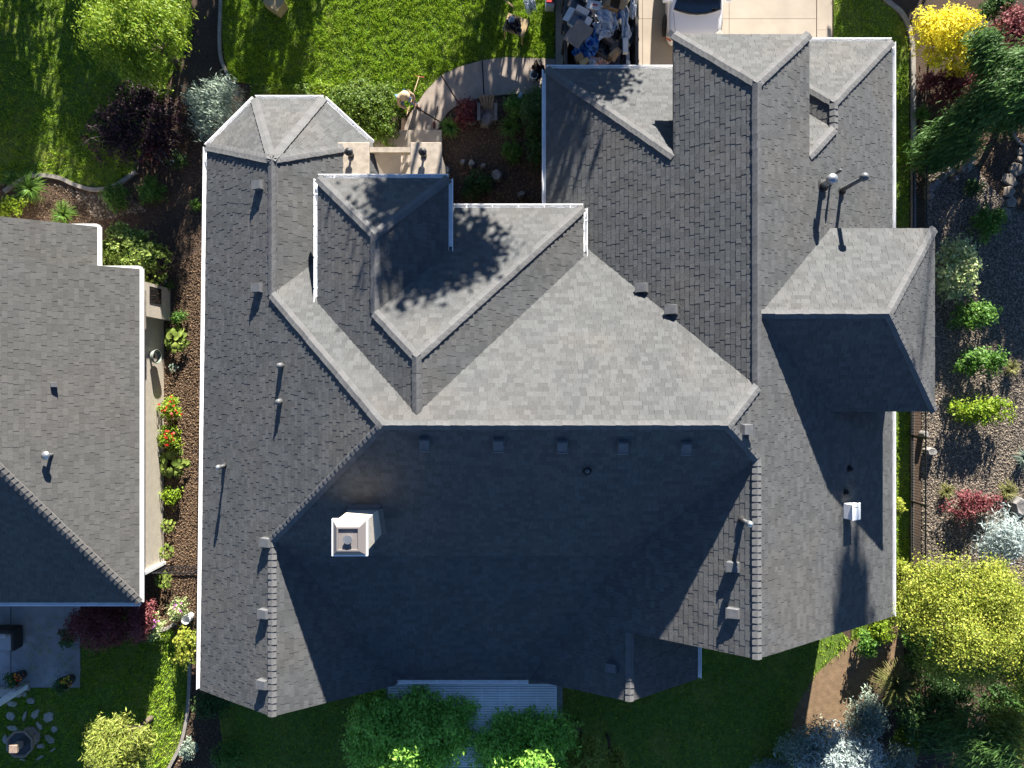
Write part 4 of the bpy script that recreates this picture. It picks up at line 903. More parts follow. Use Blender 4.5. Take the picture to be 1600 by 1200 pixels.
# trees north of the picture whose shadows fall on the lawns and roofs
for i, (x, y, r, h, lab) in enumerate((
    (0.1, 18.6, 2.2, 12.3, 'tall tree north of the picture shading the entry roof'),
    (0.6, 18.9, 2.6, 4.9, 'low tree north of the picture dappling the walkway'),
    (3.9, 20.5, 2.3, 8.6, 'tree north of the picture shading the garage eave'),
    (-7.7, 19.6, 0.55, 5.4, 'slim tree north of the picture throwing a band of shade on the front lawn'),
    (-13.2, 18.8, 2.0, 4.3, 'low tree north of the picture shading the plum shrub'),
    (-17.1, 19.4, 2.2, 6.6, 'tree north of the picture shading the upper left lawn'),
    (-21.2, 18.2, 2.2, 6.2, 'tree north west of the picture at the far left'),
    (14.0, 19.2, 1.3, 3.2, 'tree north of the picture shading the right side lawn'),
    (19.6, 13.5, 1.5, 4.6, 'tree east of the picture shading the upper gravel bed'),
    (-6.5, 19.6, 0.35, 5.0, 'slimmer tree north of the picture throwing a narrow band of shade on the front lawn'),
    (-9.6, 19.2, 0.9, 4.8, 'tree north of the picture shading the left end of the front lawn'),
    )):
    tree(0, 0, r, r, h, 'green', 'shade_tree', lab, leaf=.13, nb=20, lump=.5, sub=.34, n=int((1000 if i == 0 else 620 if i == 1 else 1500) * r * r) + 400, world=(x, y), zc=(10.2 if i == 0 else h * .72 if i == 1 else h * .5 if i in (3, 4, 5, 6, 9, 10) else h * .62), rz=(2.0 if i == 0 else h * .28 if i == 1 else h * .5 if i in (3, 4, 5, 6, 9, 10) else h * .38), clump=.3)
tree(0, 0, .42, .42, 15.6, 'conifer', 'spire_tree', 'tall thin tree north of the picture shading the lower right slope', leaf=.16, nb=12, lump=.3, sub=.5, n=2600, world=(14.9, 21.0), zc=14.2, rz=1.25, trunk=.06)

# ------------------------------------------------------------------ stones
def stone(name, px, py, rx, ry, hgt, rz, m_, label, group=None, seed=0, z=0.03, cat='stone', n=7):
    R = random.Random(seed + px * 7 + py); c = W(px, py, z); k = H / F; pts = []
    for i in range(n):
        a = i * 6.283 / n + R.uniform(-.25, .25); q = R.uniform(.82, 1.12); x, y = math.cos(a) * rx * k * q, math.sin(a) * ry * k * q
        pts.append((x * math.cos(rz) - y * math.sin(rz), x * math.sin(rz) + y * math.cos(rz)))
    vs = [(c.x + x, c.y + y, 0) for x, y in pts] + [(c.x + x, c.y + y, z + hgt * .6) for x, y in pts] + [(c.x + x * .8, c.y + y * .8, z + hgt * R.uniform(.9, 1.1)) for x, y in pts]
    fs = [(i, (i + 1) % n, n + (i + 1) % n, n + i) for i in range(n)] + [(n + i, n + (i + 1) % n, 2 * n + (i + 1) % n, 2 * n + i) for i in range(n)] + [tuple(2 * n + i for i in range(n))]
    o = MB().add(vs, fs).build(name, m_); tag(o, label, cat, group); return o
G_ = 'stepping stones around the fountain'
for i, (px, py, rx, ry, rz, lab) in enumerate(((20, 1099, 10, 5, 0, 'long grey stepping stone below the stone step'), (48, 1095, 6.5, 6, 0, 'five sided stepping stone beside the white post'), (17, 1118, 8, 7, 0, 'blocky blue grey stepping stone at upper left'), (39, 1119, 3, 9, -.25, 'narrow rounded stepping stone left of the teardrop one'), (56, 1115, 6, 10.5, -.6, 'teardrop shaped stepping stone'), (76, 1121, 8.5, 9.5, -.6, 'largest squarish stepping stone'),
        (62, 1134, 3.5, 8.5, .6, 'narrow slanting stepping stone touching the basin shadow'), (85, 1139, 6, 6, .4, 'diamond stepping stone farthest right'), (19, 1137, 9.5, 4.5, -.1, 'long stepping stone just above the basin'), (78, 1155, 9, 5.5, -.7, 'slanting rectangular stepping stone at right'), (64, 1165, 7.5, 4, .1, 'flat stepping stone right beside the basin'), (83, 1171, 6, 1.6, .6, 'thin sliver of stepping stone at lower right'), (63, 1183, 7.5, 2.6, .5, 'lowest long stepping stone'), (36, 1186, 6, 1.6, -.35, 'thin stepping stone straight below the basin'), (9, 1155, 5, 8, 0, 'stepping stone half hidden left of the basin'), (38, 1084, 5, 5, 0, 'small square stepping stone at the foot of the white post'))):
    stone('stepping_stone', px, py, rx, ry, .05, rz, M_flag, '%s around the fountain' % lab, G_, i, n=6)
for i, (px, py, rx, ry, rz) in enumerate(((1597, 236, 9, 7, .3), (1598, 251, 10, 5, -.4), (1588, 265, 12, 9, -.4), (1577, 281, 12, 9, -.3), (1575, 300, 9, 8, 0), (1579, 317, 8, 8, .3), (1571, 332, 9, 6, -.4))):
    stone('flagstone', px, py, rx * 1.3, ry * 1.2, .06, rz, M_flag2, 'tan flagstone in the curving row at the right edge, %s from the top' % ('first', 'second', 'third', 'fourth', 'fifth', 'sixth', 'seventh')[i], 'flagstones at the right edge', i, z=.02, n=5)
for i, (px, py, r) in enumerate(((1515, 237, 8), (1513, 252, 7), (1508, 262, 9), (1500, 266, 6), (1480, 268, 8), (1470, 277, 8), (1458, 288, 8), (1449, 296, 9), (1449, 308, 6), (1488, 281, 6))):
    stone('boulder', px, py, r, r * .75, .28, i * .7, M_rock, 'grey boulder in the line below the weeping conifer, %s from the right' % ('first','second','third','fourth','fifth','sixth','seventh','eighth','ninth','tenth')[(0,1,2,3,5,6,7,8,9,4)[i]], 'boulders below the weeping conifer', i, z=.05, cat='boulder')
for i, (px, py, r, lab) in enumerate(((1450, 705, 8, 'pale rock beside the black fence'), (1440, 678, 6, 'small grey rock under the black fence'), (1590, 790, 16, 'large tan boulder at the right edge below the pink shrub'), (735, 180 + 8, 10, 'dark boulder under the red shrub in the entry bed'),
        (762, 190, 13, 'rounded boulder behind the wooden chair'), (737, 258, 7, 'second rock of the row in the entry bed'), (724, 256, 5, 'first rock of the row in the entry bed'), (755, 262, 5, 'third rock of the row in the entry bed'), (776, 276, 11, 'big dark boulder in the entry bed'), (697, 268, 9, 'reddish boulder at the entry roof corner'), (815, 305, 7, 'flat rock near the garage eave'))):
    stone('boulder', px, py, r, r * .8, .3, i, M_rock, lab, None, i + 40, z=.05, cat='boulder')

# ------------------------------------------------------------------ fences, pergola, patio things
def picket_fence(p0, p1, hgt, n, name, label, rail_z):
    p0, p1 = Vector(p0), Vector(p1); t = thing(name, label, 'fence', p0); ax = (p1 - p0); ang = math.atan2(ax.y, ax.x); mid = (p0 + p1) / 2
    for z in rail_z: MB().box((mid.x, mid.y, z), (ax.length, .035, .035), ang).build('rail', M_black, t)
    b = MB().box((0, 0, hgt / 2), (.016, .016, hgt)); me = bpy.data.meshes.new('picket'); me.from_pydata(b.v, [], b.f); me.materials.append(M_black)
    for i in range(n): link('picket', me, M_black, t, ax * ((i + .5) / n))
    b = MB().box((0, 0, hgt * .53), (.06, .06, hgt * 1.06)); mp = bpy.data.meshes.new('post'); mp.from_pydata(b.v, [], b.f); mp.materials.append(M_black)
    k = max(2, int(ax.length / 2.3) + 1)
    for i in range(k): link('post', mp, M_black, t, ax * (i / (k - 1)))
picket_fence(W(1424, 272), W(1422, 1090), 1.0, 190, 'metal_fence', 'black metal picket fence running down the right side of the house', (.15, .93))
picket_fence(W(247, 884), W(322, 884), 1.1, 16, 'metal_fence', 'short black picket fence between the two houses', (.15, 1.0))

zP = 2.55; a = W(606, 1068, zP); b_ = W(870, 1199, zP); t = thing('pergola', 'white slatted pergola attached below the rear gutter', 'pergola', ((a.x + b_.x) / 2, (a.y + b_.y) / 2, 0))
ns = 33; b = MB().box((0, 0, 0), (b_.x - a.x, .060, .03)); me = bpy.data.meshes.new('slat'); me.from_pydata(b.v, [], b.f); me.materials.append(M_white)
for i in range(ns): link('slat', me, M_white, t, Vector((0, (a.y - b_.y) * (.5 - (i + .5) / ns), zP)))
b = MB().box((0, 0, 0), (.045, a.y - b_.y, .12)); me = bpy.data.meshes.new('rafter'); me.from_pydata(b.v, [], b.f); me.materials.append(M_white)
for i in range(10): link('rafter', me, M_white, t, Vector(((b_.x - a.x) * (i / 9 - .5) * .99, 0, zP - .08)))
for sx in (-.48, .48): MB().box(((a.x + b_.x) / 2 + (b_.x - a.x) * sx, b_.y + .2, 1.2), (.12, .12, 2.4)).build('post', M_white, t)
MB().box(((a.x + b_.x) / 2, b_.y + .2, zP - .20), (b_.x - a.x, .08, .14)).build('beam', M_white, t)
tag(MB().box(W(740, 1120), (6.4, 3.6, .12)).build('rear_patio', M_patio), kind='structure')

t = thing('fountain', 'octagonal tiered stone fountain on the lower left lawn', 'fountain', W(50, 1149)); c = W(50, 1149); r8 = math.pi / 8
MB().lathe(c, [(.36, 0), (.36, .12), (.28, .14), (.24, .36), (.30, .42)], 8, rz=r8).build('pedestal', M_terra, t)
MB().lathe(c, [(.30, .42), (.46, .50), (.50, .66), (.44, .66), (.40, .56), (.05, .55)], 8, rz=r8).build('basin', M_terra, t); MB().lathe(c, [(.40, .58), (.40, .60)], 8, rz=r8).build('water', M_water, t)
mbq = MB().box((c.x, c.y, .70), (.22, .22, .35)); mbq.box((c.x, c.y, .93), (.28, .28, .12)); mbq.build('centre_column', M_terra, t, bevel=.02)
c = W(43, 1071); t = thing('white_post', 'white square post at the edge of the grey patio', 'post', c); MB().box((c.x, c.y, 1.6), (.17, .17, 3.2)).build('shaft', M_white, t, bevel=.01); MB().box((c.x, c.y, .06), (.28, .28, .12)).build('base', M_stone, t)
tag(MB().box(W(10, 1081, .1), (1.1, .32, .2)).build('stone_step', M_flag, None, bevel=.02), 'grey stone step at the edge of the patio beside the white post', 'step')
c = W(20, 992); t = thing('armchair', 'dark wicker armchair with grey cushions on the patio', 'chair', c)
MB().box((c.x, c.y, .2), (.78, .74, .34)).build('base', M_wicker, t, bevel=.04); MB().box((c.x, c.y + .36, .48), (.86, .16, .62)).build('backrest', M_wicker, t, bevel=.05)
for sx in (-1, 1): MB().box((c.x + sx * .41, c.y + .02, .38), (.12, .78, .5)).build('armrest', M_wicker, t, bevel=.05)
MB().box((c.x, c.y - .05, .43), (.62, .62, .14)).build('seat_cushion', M_cush, t, bevel=.04); MB().box((c.x, c.y + .24, .62), (.62, .16, .42)).build('back_cushion', M_cush, t, bevel=.05)
def pot(px, py, r, h, label, fl, seed):
    c = W(px, py, h * .5); t = thing('flower_pot', label, 'pot', (c.x, c.y, .08)); MB().lathe((c.x, c.y, .08), [(r * .62, 0), (r * .95, h * .8), (r, h), (r * .88, h), (r * .85, h - .06)], 18).build('pot', M_pot, t, True)
    bl = [(c.x, c.y, h + .12, r * .95, r * .95, .16)]; crown('foliage', bl, 300, .045, LF['dark'], t, seed, .6); 
    for k, mm in enumerate(fl): flowers(t, px - 4 + 5 * k, py + 1 + 3 * k, 7, h + .24, 9, mm, .04, seed + k + 1)
pot(31, 1056, .24, .5, 'dark pot with red orange flowers near the white post', (M_flower_o, M_flower_r), 301); pot(107, 1063, .25, .5, 'dark pot with yellow and orange flowers at the patio corner', (M_flower_y, M_flower_o), 305)
t = shrub(103, 997, 13, 11, .5, 'dark', 'patio_plant', 'dark leafy potted plant on the patio edge beside the red maple', leaf=.045); flowers(t, 119, 988, 5, .5, 8, M_flower_p, .035, 31)
c = W(299, 962); o = MB().lathe(c, [(.13, 0), (.17, .4), (.17, .45), (.145, .45), (.14, .1)], 18).build('white_planter', M_white, None, True); tag(o, 'empty white round planter against the lower left eave', 'planter')
c = W(246, 557, 1.0); t = thing('hose_reel', 'coiled pale garden hose hanging on the neighbouring wall', 'hose', (wx + .02, c.y, .0)); mbh = MB()
for k in range(5): mbh.tube([(wx + .10 + .025 * k, c.y + math.cos(a_) * (.2 + .01 * k), .9 + math.sin(a_) * (.26 + .01 * k)) for a_ in [i * 6.283 / 20 for i in range(21)]], .014, 6, False)
mbh.build('hose', M_hose, t); MB().box((wx + .08, c.y, 1.0), (.16, .1, .1)).build('bracket', M_black, t)

# adirondack chair in the entry bed
c = W(762, 183); t = thing('garden_chair', 'white slatted garden chair in the shaded entry bed, its shade put into a grey colour', 'chair', c); k = -0.1
for i in range(5): MB().box((c.x + (i - 2) * .095, c.y + .30, .60), (.08, .025, .75), M=Matrix.Rotation(-.35, 3, 'X') @ Matrix.Rotation((i - 2) * .06, 3, 'Y')).build('back_slat', M_chair, t)
for i in range(5): MB().box((c.x, c.y - .2 + i * .09, .34 - i * .02), (.5, .075, .022)).build('seat_slat', M_chair, t)
for sx in (-1, 1):
    MB().box((c.x + sx * .30, c.y + .0, .52), (.11, .62, .025)).build('armrest', M_chair, t); MB().box((c.x + sx * .28, c.y - .22, .26), (.05, .06, .52)).build('leg', M_chair, t); MB().box((c.x + sx * .26, c.y + .25, .22), (.05, .06, .44)).build('leg', M_chair, t)

# ------------------------------------------------------------------ car
def car():
    z = 1.0; L0 = W(1043, 30, .9); R0 = W(1131, 30, .9); cx = (L0.x + R0.x) / 2; wdt = R0.x - L0.x; yf = 12.02; t = thing('car', 'white sport utility car parked nose down on the driveway', 'car', (cx, yf + 2.3, 0))
    hw = wdt / 2
    # body as cross sections from nose (y=yf) to tail: (dy, half width, sill z, shoulder z, roof half width, top z)
    secs = [(0.0, .62, .30, .62, .50, .70), (.05, .78, .24, .72, .62, .82), (.22, .93, .22, .84, .74, .92), (.6, .985, .22, .93, .80, 1.0), (1.0, 1.0, .22, .97, .82, 1.06), (1.22, 1.0, .22, 1.0, .84, 1.10), (1.9, 1.0, .22, 1.04, .70, 1.62), (2.4, 1.0, .22, 1.05, .69, 1.72), (3.6, 1.0, .22, 1.05, .68, 1.70), (4.3, .98, .22, 1.05, .64, 1.60), (4.68, .95, .25, 1.02, .78, 1.08), (4.75, .86, .34, .9, .7, .95)]
    g = lambda d: d * .72 if d <= 1.9 else d - .532
    secs = [(g(q[0]),) + q[1:] for q in secs]
    rows = []
    for (dy, hwf, zs, zh, rf, zt) in secs:
        y = yf + dy; a = hw * hwf; r = hw * rf
        rows.append([(cx - a * .94, y, zs), (cx - a, y, (zs + zh) / 2), (cx - a * .97, y, zh), (cx - r, y, zt - .04), (cx - r * .6, y, zt), (cx, y, zt + .015), (cx + r * .6, y, zt), (cx + r, y, zt - .04), (cx + a * .97, y, zh), (cx + a, y, (zs + zh) / 2), (cx + a * .94, y, zs)])
    mb = MB(); n = 11; vs = [p for r in rows for p in r]; fs = []
    for i in range(len(rows) - 1):
        for k in range(n - 1): fs.append((i * n + k, i * n + k + 1, (i + 1) * n + k + 1, (i + 1) * n + k))
    fs += [tuple(range(n - 1, -1, -1)), tuple((len(rows) - 1) * n + k for k in range(n))]
    bd = mb.add(vs, fs).build('body', M_paint, t, True); sd = bd.modifiers.new('s', 'SUBSURF'); sd.levels = 2; sd.render_levels = 2
    def pane(pts, nm, m_, th=.015, up=(0, 0, 1)):
        q = MB(); n = len(pts); u = Vector(up) * th; q.add([Vector(p) for p in pts] + [Vector(p) + u for p in pts], [tuple(range(n - 1, -1, -1)), tuple(range(n, 2 * n))] + [(i, (i + 1) % n, n + (i + 1) % n, n + i) for i in range(n)]); return q.build(nm, m_, t)
    # windscreen: curved base, laid on the sloping front
    xs = [-.82, -.6, -.3, 0, .3, .6, .82]; mbw = MB(); low = []; hi = []
    for x in xs:
        q = 1 - (abs(x) / .82) ** 2; low.append((cx + x * hw, yf + g(1.30) - .20 * q, 1.135 + .0 * q - .03 * (1 - q))); hi.append((cx + x * hw * .85, yf + g(1.9) + .02 - .04 * q, 1.665 + .03 * q - .05 * (1 - q)))
    vv = low + hi + [(p[0], p[1], p[2] + .035) for p in low + hi]; k = len(xs); fs = []
    for i in range(k - 1): fs += [(2 * k + i, 2 * k + i + 1, 3 * k + i + 1, 3 * k + i), (i, 2 * k + i, 2 * k + i + 1, i + 1)] 
    wsc = mbw.add(vv, fs + [(i + k, i + k + 1, 3 * k + i + 1, 3 * k + i) for i in range(k - 1)]).build('windscreen', M_glass, t, True)
    mbc = MB()
    for i in range(k - 1): mbc.tube([Vector(low[i]) + Vector((0, -.02, .015)), Vector(low[i + 1]) + Vector((0, -.02, .015))], .035, 6)
    mbc.build('cowl', M_black, t)
    for sx in (-1, 1): MB().tube([(cx + sx * .25 * hw - .1, yf + g(1.16), 1.18), (cx + sx * .25 * hw + .42, yf + g(1.24), 1.21)], .012, 6).build('wiper', M_black, t)
    for sx in (-1, 1):
        MB().tube([(cx + sx * (hw - .24), yf + .72, .36), (cx + sx * (hw + .012), yf + .72, .36)], .36, 22).build('wheel', M_rubber, t, True); MB().tube([(cx + sx * (hw - .24), yf + 3.3, .36), (cx + sx * (hw + .012), yf + 3.3, .36)], .36, 22).build('wheel', M_rubber, t, True)
        MB().box((cx + sx * hw * .83, yf + .13, .83), (.30, .26, .13), sx * .55).build('headlight', M_lens, t, bevel=.03); MB().box((cx + sx * hw * .90, yf + .10, .70), (.22, .12, .08), sx * .7).build('indicator', M_amber, t, bevel=.02)
        MB().box((cx + sx * (hw + .10), yf + 1.2, 1.10), (.22, .12, .16)).build('wing_mirror', M_paint, t, bevel=.04)
        MB().tube([(cx + sx * hw * .74, yf + .2, .96), (cx + sx * hw * .79, yf + .54, 1.02), (cx + sx * hw * .82, yf + .8, 1.075)], .006, 5).build('bonnet_seam', M_black, t)
    MB().box((cx, yf - .01, .55), (hw * 1.1, .05, .22)).build('grille', M_black, t, bevel=.02)
car()

# ------------------------------------------------------------------ dumpster and its load
zR_ = 1.25; a = W(884, -60, zR_); b_ = W(995, 130, zR_)
x0, x1 = a.x, b_.x; y0 = 9.95; y1 = y0 + 6.0
t = thing('dumpster', 'dark steel dumpster heaped with cardboard and plastic on the driveway', 'dumpster', ((x0 + x1) / 2, (y0 + y1) / 2, .06))
for nm, cc, ss in (('side_panel', (x0 + .03, (y0 + y1) / 2, .68), (.06, y1 - y0, 1.1)), ('side_panel', (x1 - .03, (y0 + y1) / 2, .68), (.06, y1 - y0, 1.1)), ('end_panel', ((x0 + x1) / 2, y0 + .03, .68), (x1 - x0 - .13, .06, 1.1)), ('end_panel', ((x0 + x1) / 2, y1 - .03, .68), (x1 - x0 - .13, .06, 1.1)), ('floor', ((x0 + x1) / 2, (y0 + y1) / 2, .12), (x1 - x0 - .14, y1 - y0 - .14, .08))):
    MB().box(cc, ss).build(nm, M_rust, t)
for sx, xx in ((-1, x0), (1, x1)):
    MB().box((xx, (y0 + y1) / 2, 1.26), (.11, y1 - y0, .10)).build('top_rail', M_rust, t, bevel=.01)
    for i in range(8): MB().box((xx + sx * .045, y0 + .4 + i * (y1 - y0 - .8) / 7, .68), (.08, .09, 1.08)).build('rib', M_rust, t)
def carton(px, py, z, w_, d_, h_, rz, m_, label, tilt=0.0, opened=True, name='cardboard_box'):
    c = W(px, py, z); t = thing(name, label, 'box', c); R = Matrix.Rotation(rz, 3, 'Z') @ Matrix.Rotation(tilt, 3, 'X'); th = .012
    for nm, q, s_ in (('side', (-w_ / 2, 0, 0), (th, d_, h_)), ('side', (w_ / 2, 0, 0), (th, d_, h_)), ('side', (0, -d_ / 2, 0), (w_ - th * 1.2, th, h_)), ('side', (0, d_ / 2, 0), (w_ - th * 1.2, th, h_)), ('bottom', (0, 0, -h_ / 2), (w_ - th * 1.2, d_ - th * 1.2, th))):
        MB().box(c + R @ Vector(q), s_, M=R).build(nm, m_, t)
    if opened:
        for sg in (-1, 1): MB().box(c + R @ Vector((sg * (w_ / 2 + w_ * .20), 0, h_ / 2 + .03)), (w_ * .42, d_ * .96, .01), M=R @ Matrix.Rotation(sg * .25, 3, 'Y')).build('flap', m_, t)
        MB().box(c + R @ Vector((0, d_ / 2 + d_ * .16, h_ / 2 + .04)), (w_ * .92, d_ * .34, .01), M=R @ Matrix.Rotation(.5, 3, 'X')).build('flap', m_, t)
    else: MB().box(c + R @ Vector((0, 0, h_ / 2)), (w_, d_, th), M=R).build('top', m_, t)
def film(px, py, z, w_, d_, rz, m_, label, seed, amp=.10, name='plastic_sheet', cat='plastic'):
    g = np.random.default_rng(seed); c = W(px, py, z); nx_, ny_ = 14, 14; mb = MB(); ph = g.random(8) * 6.3; vs = []
    for i in range(nx_):
        for j in range(ny_):
            u = (i / (nx_ - 1) - .5); v = (j / (ny_ - 1) - .5); hgt = amp * (np.sin(u * 11 + ph[0] + 3 * v) * np.cos(v * 9 + ph[1]) + .6 * np.sin(u * 23 + v * 17 + ph[2]) + .5 * abs(g.normal())) - amp * 2.2 * (u * u + v * v)
            x = u * w_ * (1 + .15 * math.sin(v * 7 + ph[3])) ; y = v * d_ * (1 + .15 * math.sin(u * 8 + ph[4])); vs.append((c.x + x * math.cos(rz) - y * math.sin(rz), c.y + x * math.sin(rz) + y * math.cos(rz), c.z + float(hgt)))
    mb.add(vs, [(i * ny_ + j, (i + 1) * ny_ + j, (i + 1) * ny_ + j + 1, i * ny_ + j + 1) for i in range(nx_ - 1) for j in range(ny_ - 1)]); o = mb.build(name, m_); tag(o, label, cat); sm = o.modifiers.new('t', 'SOLIDIFY'); sm.thickness = .008
film(938, 62, .95, 2.3, 3.6, 0, M_bag, 'black plastic sheeting underneath the whole load of the dumpster', 60, .09)
film(935, 10, .9, 2.2, 2.2, 0, M_bag, 'black plastic bags at the far end of the dumpster', 66, .12)
carton(902, 34, 1.30, .50, .52, .30, -.5, M_card3, 'white printed box standing open at the left side of the dumpster')
carton(909, 50, 1.35, .62, .46, .34, -.62, M_card2, 'dark open box with grey dividers in the left of the dumpster', opened=False)
tag(MB().box(W(897, 60, 1.55), (.62, .44, .03), -.6).build('flattened_box', M_card2), 'flat grey brown cardboard panel leaning over the left rail of the dumpster', 'cardboard')
film(925, 61, 1.35, .62, .75, -.5, M_blue, 'crumpled bright blue plastic sheet in the middle of the dumpster', 71, .08)
film(912, 80, 1.25, .72, .5, -.6, M_blue, 'blue plastic sheet at the lower left of the dumpster', 72, .08)
c = W(921, 70, 1.35); o = MB().lathe(c, [(.12, -.12), (.16, .16), (.165, .18), (.14, .18), (.11, -.05)], 18).build('blue_bucket', M_blue, None, True); tag(o, 'round blue bucket among the blue plastic in the dumpster', 'bucket')
film(950, 30, 1.45, .60, .95, .35, M_plast, 'large clear plastic sheet in the upper middle of the dumpster', 73, .10); film(937, 42, 1.40, .42, .36, .2, M_plast, 'small shiny plastic bag in the centre of the dumpster', 74, .08); film(945, 53, 1.42, .44, .26, .3, M_plast, 'flat white plastic wrap below the large clear sheet', 75, .03)
film(977, 36, 1.48, .28, 1.0, .12, M_plast, 'long white plastic wrap along the right side of the dumpster', 76, .07); film(989, 12, 1.4, .2, .7, 0, M_plast, 'rolled clear plastic at the right rail of the dumpster', 77, .06)
carton(928, 9, 1.45, .48, .28, .10, -.15, M_card3, 'flat white box with red print at the top of the dumpster', opened=False); tag(MB().box(W(930, 7.5, 1.53), (.18, .05, .006), -.15).build('red_print', M_red), 'red printed strip on the flat white box', 'print')
carton(948, 5, 1.45, .22, .42, .3, -.2, M_card, 'narrow brown box at the top of the dumpster', opened=False); carton(960, 8, 1.5, .34, .36, .28, -.25, M_card, 'brown box with open flaps at the top right of the dumpster'); tag(MB().box(W(978, 7, 1.5), (.07, .4, .03), -.6).build('wood_strip', M_ply), 'yellow wooden strip at the top right of the dumpster', 'wood')
carton(905, 91, 1.25, .26, .22, .2, .55, M_card, 'small brown box with hand hole at the lower left of the dumpster', opened=False); carton(913, 97, 1.28, .32, .16, .15, .55, M_ply, 'tan box with hand hole at the bottom left of the dumpster', opened=False)
carton(958, 86, 1.35, .18, .30, .25, -.75, M_card, 'tall brown box lying in the lower right of the dumpster', opened=False); tag(MB().box(W(960, 73, 1.45), (.16, .36, .05), -.6).build('dark_panel', M_rust), 'dark narrow panel beside the tall brown box in the dumpster', 'panel')
carton(977, 72, 1.45, .16, .50, .14, .02, M_card3, 'upright cream coloured box at the right side of the dumpster', opened=False); film(937, 97, 1.25, .62, .30, -.3, mat('pink_paper', (.48, .31, .25), .85), 'crumpled pinkish paper at the bottom of the dumpster', 78, .05, 'paper', 'paper')
film(926, 97, 1.3, .26, .26, -.3, M_plast, 'white torn bag at the bottom of the dumpster', 79, .05); carton(944, 77, 1.15, .62, .5, .3, -.6, M_card2, 'dark deep open box in the lower middle of the dumpster'); film(981, 92, 1.3, .12, .45, .05, M_plast, 'grey plastic strip at the lower right of the dumpster', 80, .03)
tag(MB().box(W(928, 24, 1.42), (.07, .42, .03), .35).build('wood_strip', mat('bare_wood', (.42, .30, .20), .8)), 'bare wooden stick crossing the upper left of the dumpster', 'wood'); film(914, 18, 1.3, .4, .3, .3, M_blue, 'small blue plastic scrap behind the white printed box', 81, .07); film(968, 20, 1.42, .1, .4, -.05, M_blue, 'narrow bright blue strip between the clear sheets', 82, .03)
film(962, 52, 1.4, .3, .5, .1, M_bag, 'shiny black bag right of the centre of the dumpster', 83, .08)

# ------------------------------------------------------------------ loose things on the front lawn and driveway
carton(431, 8, .28, .62, .46, .5, -.6, M_ply, 'tan wooden crate at the top edge of the front lawn', opened=False, name='crate')
c = W(806, 40, .7); t = thing('work_table', 'plywood work table loaded with dark tools on the front lawn', 'table', (c.x, c.y, 0)); MB().box((c.x, c.y, .74), (.78, .62, .03), -.35).build('tabletop', M_ply, t)
for sx in (-1, 1):
    for sy in (-1, 1): p = Matrix.Rotation(-.35, 3, 'Z') @ Vector((sx * .33, sy * .25, 0)); MB().box((c.x + p.x, c.y + p.y, .365), (.05, .05, .73)).build('leg', M_ply, t)
film(802, 38, .88, .50, .45, -.3, M_bag, 'dark tool bag heaped on the plywood work table', 91, .07, 'tool_bag', 'bag'); film(799, 30, .95, .22, .2, .3, M_plast, 'white cloth on the dark tool bag', 92, .05, 'cloth', 'cloth')
c = W(811, 50, .76); o = MB().lathe(c, [(.05, 0), (.09, .02), (.10, .12), (.08, .13), (.06, .03)], 14).build('tool_pail', M_vent, None, True); tag(o, 'small grey pail on the lower edge of the work table', 'pail')
t = thing('cooler', 'red and white cooler at the top edge beside the driveway', 'cooler', W(859, 3)); c = W(859, 3, .3); MB().box((c.x, c.y, .24), (.32, .46, .44)).build('body', M_card3, t, bevel=.03); MB().box((c.x, c.y + .02, .48), (.26, .30, .05)).build('lid', M_red, t, bevel=.02)
film(828, 8, .45, .36, .42, .4, M_plast, 'grey plastic tarp bundle at the top edge of the front lawn', 93, .16, 'tarp', 'tarp')
tag(MB().box(W(793, 3, .45), (.55, .05, .05), -.7).build('board', M_ply), 'pale wooden board sticking in at the top edge of the lawn', 'board')
o = MB().tube([W(877, -14, .55), W(880, 18, .16)], .09, 12).build('downspout_piece', M_vent, None, True); tag(o, 'grey pipe leaning on the strip left of the dumpster', 'pipe')
t = thing('floor_broom', 'broom with a dark head lying on the curved walkway', 'broom', W(680, 185, .07)); MB().tube([W(684, 166, .6), W(679, 188, .14)], .018, 8).build('handle', M_black, t); MB().box(W(678, 194, .12), (.10, .26, .10), .1, taper=.5).build('head', mat('dark_red_plastic', (.12, .035, .025), .5), t, bevel=.02)
c = W(841, 112, .3); film(841, 110, .35, .42, .55, .3, M_bag, 'black rubbish bag on the walkway by the garage corner', 95, .20, 'rubbish_bag', 'bag')
o = MB().lathe(W(834, 122, .1), [(.11, 0), (.14, .28), (.15, .29), (.125, .29), (.10, .03)], 16).build('white_bucket', M_white, None, True); tag(o, 'white bucket beside the black rubbish bag', 'bucket')
tag(MB().box(W(812, 152, .3), (.16, .26, .34), -.3).build('utility_box', M_plast, None, bevel=.02), 'small pale blue box at the edge of the entry bed', 'box')

